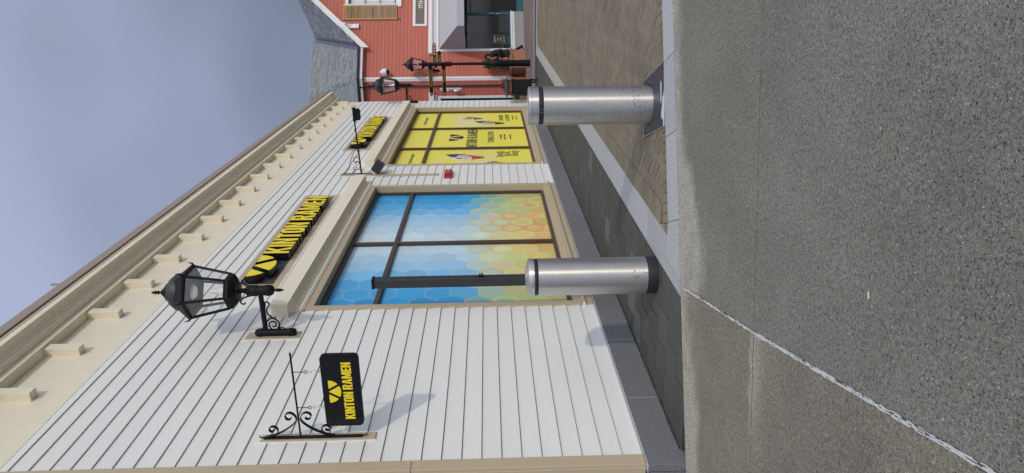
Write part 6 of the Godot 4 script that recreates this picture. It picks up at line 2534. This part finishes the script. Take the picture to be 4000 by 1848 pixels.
	for r in [[1.291, 3.06, 0.572, 0.63], [1.291, 3.06, 3.7, 3.768], [3.06, 3.18, 0.02, 3.768], [3.18, 4.1, 0.02, 0.28], [4.1, 4.2, 0.02, 3.768], [3.18, 4.1, 3.7, 3.768], [3.18, 4.1, 2.32, 2.4], [4.2, 7.849, 0.572, 0.63], [6.0, 6.08, 0.631, 3.768]]:
		m = MB.new()
		m.box(Vector3(r[0] + 0.001, r[2], -0.15), Vector3(r[1] - 0.001, r[3], -0.09), 0.004)
		part("frame_bar", m, M.teal, fr)
	for r in [[1.3, 3.06, 0.63, 3.7], [3.18, 4.1, 0.28, 3.7], [4.2, 7.84, 0.63, 3.7]]:
		m = MB.new()
		m.quad(Vector3(r[0], r[2], -0.12), Vector3(r[1], r[2], -0.12), Vector3(r[1], r[3], -0.12), Vector3(r[0], r[3], -0.12))
		part("pane", m, M.dark_pane, fr)
	m = MB.new()
	m.box(Vector3(4.201, 0.0, -0.15), Vector3(7.849, 0.571, 0.02), 0.004)
	part("stall_riser", m, M.white_paint, fr)
	m = MB.new()
	m.tube([Vector3(3.1, 1.5, -0.09), Vector3(3.1, 1.5, -0.05), Vector3(3.1, 1.3, -0.05), Vector3(3.1, 1.3, -0.09)], 0.012, 0.012, 8)
	m.box(Vector3(3.085, 1.09, -0.0895), Vector3(3.115, 1.2, -0.08), 0.003)
	part("door_handle", m, M.galvanised, fr)
	# the dim room behind the glass
	for r in [[1.0, 8.0, 0.0, 0.02, -4.0, -0.2], [1.0, 8.0, 3.84, 3.859, -4.0, -0.2], [1.0, 8.0, 0.021, 3.839, -4.05, -4.0], [0.95, 0.999, 0.021, 3.839, -4.0, -0.2], [8.001, 8.05, 0.021, 3.839, -4.0, -0.2]]:
		m = MB.new()
		m.box(Vector3(r[0], r[2], r[4]), Vector3(r[1], r[3], r[5]))
		part("room_wall", m, M.interior, b)
	for r in [[1.5, 2.6, 0.021, 1.0, -2.4, -1.9], [2.9, 3.2, 0.021, 2.2, -3.5, -3.2], [1.7, 2.1, 2.5, 3.3, -3.9, -3.85], [3.4, 4.6, 0.021, 1.05, -2.6, -2.2], [4.5, 5.6, 1.6, 2.8, -3.95, -3.9]]:
		m = MB.new()
		m.box(Vector3(r[0], r[2], r[4]), Vector3(r[1], r[3], r[5]), 0.01)
		part("shop_fitting", m, M.interior_pale, b)
	m = MB.new()
	m.box(Vector3(1.9, 0.021, -1.0), Vector3(2.4, 0.9, -0.75), 0.05)
	m.ball(Vector3(2.15, 1.25, -0.85), 0.18, 14, 1.5)
	part("dress_form", m, M.interior, b)
	# awning: sloping top, hanging valance, closed left end
	m = MB.new()
	var ax0 := 1.295
	var ax1 := 7.84
	var zo := 1.9
	m.quad(Vector3(ax0, 2.87, zo), Vector3(ax1, 2.87, zo), Vector3(ax1, 3.75, 0.045), Vector3(ax0, 3.75, 0.045))
	part("awning_top", m, M.awning_cloth, b)
	m = MB.new()
	m.box(Vector3(ax0, 2.57, zo), Vector3(ax1, 2.868, zo + 0.008), 0.002)
	part("awning_valance", m, M.awning_cloth, b)
	for x in [ax0, ax1]:
		m = MB.new()
		m.xf = Transform3D(Basis(Vector3(0, 0, 1), Vector3.UP, Vector3(-1, 0, 0)), Vector3(x, 0, 0))
		m.prism(poly([[0.045, 2.57], [zo, 2.57], [zo, 2.868], [0.045, 3.748]]), -0.004, 0.004)
		part("awning_end", m, M.awning_cloth, b)
	# ---- sign over the band
	m = MB.new()
	for r in [[2.43, 6.7, 4.8, 4.92], [2.43, 6.7, 4.29, 4.4]]:
		m.box(Vector3(r[0], r[2], 0.0), Vector3(r[1], r[3], 0.06), 0.006)
	for r in [[2.43, 2.53], [6.6, 6.7]]:
		m.box(Vector3(r[0], 4.401, 0.0), Vector3(r[1], 4.799, 0.058), 0.006)
	var sg := thing("shop_sign", "long taupe sign with rounded white letters in a white frame on the red wall", "sign", b.transform)
	part("frame", m, M.white_paint, sg)
	m = MB.new()
	m.box(Vector3(2.531, 4.402, 0.0), Vector3(6.599, 4.798, 0.03), 0.01)
	part("board", m, M.taupe, sg)
	m = MB.new()
	# the letters in view: m, i and the left of a c, drawn as round tubes of even width
	var tw := 0.023
	for st in [[[3.35, 4.47], [3.35, 4.65]], [[3.35, 4.6], [3.37, 4.635], [3.41, 4.647], [3.45, 4.635], [3.465, 4.6], [3.465, 4.47]], [[3.465, 4.6], [3.485, 4.635], [3.525, 4.647], [3.565, 4.635], [3.58, 4.6], [3.58, 4.47]], [[3.65, 4.47], [3.65, 4.64]], [[3.86, 4.625], [3.82, 4.645], [3.77, 4.635], [3.735, 4.6], [3.73, 4.56], [3.735, 4.515], [3.77, 4.48], [3.82, 4.47], [3.86, 4.49]]]:
		var pts: Array = []
		for q in st:
			pts.append(Vector3(q[0], q[1], 0.04))
		var l := MB.new()
		l.tube(pts, tw, tw, 10)
		part("letter", l, M.white_paint, sg)
	m = MB.new()
	m.ball(Vector3(3.65, 4.7, 0.04), 0.024, 12)
	part("letter_dot", m, M.white_paint, sg)
	# ---- left wall: glazed side window with white surround and hood
	var sw := Node3D.new()
	sw.name = numbered(b, "window")
	b.add_child(sw, true)
	var put_l := func(called: String, lo: Vector3, hi: Vector3, bev: float, mt: Material, pr: Node) -> void:
		var q := MB.new()
		q.xf = lw
		q.box(lo, hi, bev)
		part(called, q, mt, pr)
	put_l.call("casing", Vector3(-0.85, 0.5, -0.15), Vector3(-0.742, 3.85, 0.045), 0.006, M.white_paint, sw)
	put_l.call("casing", Vector3(-3.5, 3.72, -0.15), Vector3(-0.851, 3.85, 0.043), 0.006, M.white_paint, sw)
	put_l.call("casing", Vector3(-3.6, 0.42, -0.15), Vector3(-0.742, 0.499, 0.075), 0.006, M.white_paint, sw)
	put_l.call("frame_stile", Vector3(-0.9, 0.5, -0.13), Vector3(-0.851, 3.719, -0.06), 0.004, M.teal, sw)
	put_l.call("hood_board", Vector3(-3.7, 3.99, 0.0), Vector3(-0.56, 4.22, 0.2), 0.008, M.white_paint, sw)
	put_l.call("hood_cove", Vector3(-3.6, 3.86, 0.0), Vector3(-0.68, 3.985, 0.11), 0.04, M.white_paint, sw)
	var pn := MB.new()
	pn.xf = lw
	pn.quad(Vector3(-3.4, 0.5, -0.1), Vector3(-0.9, 0.5, -0.1), Vector3(-0.9, 3.72, -0.1), Vector3(-3.4, 3.72, -0.1))
	part("pane", pn, M.dark_pane, sw)
	put_l.call("room_wall", Vector3(-3.6, 0.4, -2.6), Vector3(-0.6, 3.9, -2.5), 0.0, M.interior, b)
	# ---- things on the walls
	var wl := lw
	var lamp := thing("wall_lamp", "small chrome cylinder lamp on a white backboard left of the corner board", "lamp", b.transform * lw * at(-0.45, 2.79, 0.0))
	m = MB.new()
	m.box(Vector3(-0.06, 0.0, 0.0), Vector3(0.06, 0.92, 0.035), 0.005)
	part("backboard", m, M.white_paint, lamp)
	m = MB.new()
	m.box(Vector3(-0.03, 0.72, 0.036), Vector3(0.03, 0.86, 0.08), 0.01)
	m.tube([Vector3(0, 0.3, 0.05), Vector3(-0.02, 0.36, 0.1), Vector3(-0.03, 0.42, 0.16)], 0.016, 0.016, 8)
	m.tube([Vector3(0, 0.55, 0.05), Vector3(-0.02, 0.5, 0.1), Vector3(-0.04, 0.42, 0.16)], 0.012, 0.012, 8)
	part("arm", m, M.black_metal, lamp)
	m = MB.new()
	m.xf = at(-0.05, 0, 0.17)
	m.lathe([Vector2(0.0, 0.02), Vector2(0.055, 0.02), Vector2(0.06, 0.03), Vector2(0.06, 0.3), Vector2(0.05, 0.32), Vector2(0.0, 0.325)], 20)
	part("shade", m, M.galvanised, lamp)
	var cam := thing("security_camera", "white dome security camera on the red wall under the eave", "security camera", b.transform * at(0.1, 6.02, 0.0))
	m = MB.new()
	m.box(Vector3(-0.07, 0.0, 0.0), Vector3(0.07, 0.16, 0.03), 0.01)
	part("mount_plate", m, M.white_paint, cam)
	m = MB.new()
	m.tube([Vector3(0, 0.09, 0.03), Vector3(0, 0.15, 0.1), Vector3(0, 0.22, 0.16), Vector3(0, 0.25, 0.24)], 0.035, 0.04, 12)
	part("arm", m, M.white_paint, cam)
	m = MB.new()
	m.xf = at(0, 0, 0.26)
	m.lathe([Vector2(0.0, -0.03), Vector2(0.128, -0.03), Vector2(0.138, -0.02), Vector2(0.138, 0.05), Vector2(0.13, 0.12), Vector2(0.11, 0.17), Vector2(0.075, 0.2), Vector2(0.05, 0.21), Vector2(0.05, 0.235), Vector2(0.0, 0.24)], 28)
	part("housing", m, M.white_paint, cam)
	m = MB.new()
	m.xf = at(0, 0, 0.26)
	m.lathe([Vector2(0.0, -0.15), Vector2(0.04, -0.143), Vector2(0.075, -0.12), Vector2(0.092, -0.085), Vector2(0.095, -0.03)], 24)
	part("lens_dome", m, M.black_gloss, cam)
	var board := thing("chalkboard", "black chalkboard with hand written prices inside the shop window", "chalkboard", b.transform * at(1.87, 0.66, -0.2))
	m = MB.new()
	m.box(Vector3(-0.2, 0.0, 0.0), Vector3(0.21, 0.78, 0.02), 0.004)
	part("slate", m, M.cloth_black, board)
	m = MB.new()
	for r in [[-0.215, -0.202, -0.01, 0.79], [0.212, 0.225, -0.01, 0.79]]:
		m.box(Vector3(r[0], r[2], 0.0), Vector3(r[1], r[3], 0.03), 0.003)
	for r in [[-0.01, -0.001], [0.781, 0.79]]:
		m.box(Vector3(-0.201, r[0], 0.0), Vector3(0.211, r[1], 0.029), 0.003)
	part("frame", m, M.interior_pale, board)
	var chalk := coloured("print", Color(0.5, 0.62, 0.58))
	for q in [["Diamond", 0.64, 0.075, 0.34], ["Ring", 0.5, 0.06, 0.16], ["2.00ct", 0.36, 0.06, 0.26], ["only $550", 0.22, 0.06, 0.34]]:
		var t := text_part("chalk_writing", q[0], "Droid Serif", q[2], 1.0, 0.003, Transform3D.IDENTITY, chalk, board, false)
		var ab := (t.mesh as TextMesh).get_aabb()
		t.transform = at(0.0, q[1], 0.023) * Transform3D(Basis().scaled(Vector3(q[3] / ab.size.x, 1, 1)), Vector3.ZERO)
	var ls := thing("light_string", "small cluster of white bulbs hanging inside the shop window under the awning", "string lights", b.transform * at(2.2, 2.45, -0.35))
	m = MB.new()
	m.tube([Vector3(-0.5, 0.3, 0.0), Vector3(-0.25, 0.05, 0.02), Vector3(0.1, 0.02, 0.0), Vector3(0.4, 0.15, 0.01), Vector3(0.6, 0.32, 0.0)], 0.006, 0.006, 6)
	part("wire", m, M.cloth_black, ls)
	for k in 26:
		m = MB.new()
		var x := -0.48 + k * 0.04
		m.ball(Vector3(x, 0.05 + 0.3 * pow(absf(x - 0.05), 1.4) + rng.randf_range(-0.12, 0.06), rng.randf_range(-0.02, 0.05)), 0.016, 9)
		part("bulb", m, M.bulb, ls)

func shingle_plane(b: Node3D, shape: PackedVector2Array, height: Callable, along: Vector2, up: Vector2, run: float, singles: int, frame := Transform3D(), from := -99.0) -> void:
	# shape in plan (x, z); courses of random tabs, run = plan depth of a course
	var lo := Vector2(1e9, 1e9)
	var hi := -lo
	for q in shape:
		var k := Vector2(q.dot(along), q.dot(up))
		lo = lo.min(k)
		hi = hi.max(k)
	var solid := MB.new()
	solid.xf = frame
	var t := Geometry2D.triangulate_polygon(shape)
	for i in range(0, t.size(), 3):
		var p := [shape[t[i]], shape[t[i + 1]], shape[t[i + 2]]]
		var v: Array = []
		for q in p:
			v.append(Vector3(q.x, height.call(q.x, q.y), q.y))
		if (v[1] - v[0]).cross(v[2] - v[0]).y > 0.0:
			solid.tri(v[0], v[1], v[2])
		else:
			solid.tri(v[0], v[2], v[1])
	part("roof_felt", solid, M.roof_felt, b)
	var rest := MB.new()
	var n := int((hi.y - lo.y) / run) + 1
	var done := 0
	for r in n:
		var s0 := lo.y + r * run
		var a := lo.x - rng.randf() * 0.3
		while a < hi.x:
			var wide := rng.randf_range(0.13, 0.32)
			var raised := rng.randf() < 0.5
			var g := 0.004
			var q := PackedVector2Array()
			for k in [[a + g, s0], [a + wide - g, s0], [a + wide - g, s0 + run * 1.0], [a + g, s0 + run * 1.0]]:
				q.append(along * k[0] + up * k[1])
			a += wide
			var mid := (q[0] + q[2]) * 0.5
			if not Geometry2D.is_point_in_polygon(mid, shape) or along.dot(mid) < from:
				continue
			var single := done < singles and (raised or rng.randf() < 0.3)
			var m := MB.new() if single else rest
			m.xf = frame
			vary(m, 1.02 if raised else 0.8, 0.2)
			var th := 0.034 if raised else 0.012
			var bot: Array = []
			var top: Array = []
			for k in 4:
				var y: float = height.call(q[k].x, q[k].y)
				bot.append(Vector3(q[k].x, y + 0.001, q[k].y))
				top.append(Vector3(q[k].x, y + (th if k < 2 else 0.005), q[k].y))
			var c: Vector3 = (bot[0] + bot[2]) * 0.5 + Vector3(0, -0.01, 0)
			m.quad_out(top[0], top[1], top[2], top[3], c)
			m.quad_out(bot[0], bot[1], top[1], top[0], c)
			m.quad_out(bot[1], bot[2], top[2], top[1], c)
			m.quad_out(bot[3], bot[0], top[0], top[3], c)
			if single:
				part("shingle", m, M.shingle, b)
				done += 1
	if rest.v.size():
		var o := part("roof_shingles", rest, M.shingle, b)
		o.set_meta("kind", "stuff")

func _ready() -> void:
	rng.seed = 2024
	set_view()
	make_materials()
	build_ground()
	build_shop()
	build_red()
	shop_sign(8.94, "black and yellow letter sign above the blue hexagon window")
	shop_sign(17.04, "black and yellow letter sign above the yellow poster window")
	hanging_sign()
	far_bracket()
	var l := lantern("large black six sided lantern on a scrolled arm at the near end of the shop", at(7.565, 3.94, 0.024))
	copy_of(l, "black six sided lantern at the far end of the white shop", at(23.82, 3.97, 0.024))
	var red := Transform3D(Basis(Vector3(0, 1, 0), deg_to_rad(-55)), RED_AT)
	copy_of(l, "black six sided lantern on the red wall behind the signpost", red * at(0.24, 3.72, 0.035))
	bollards()
	signpost()
	litter_bin()
	plants()
	person()
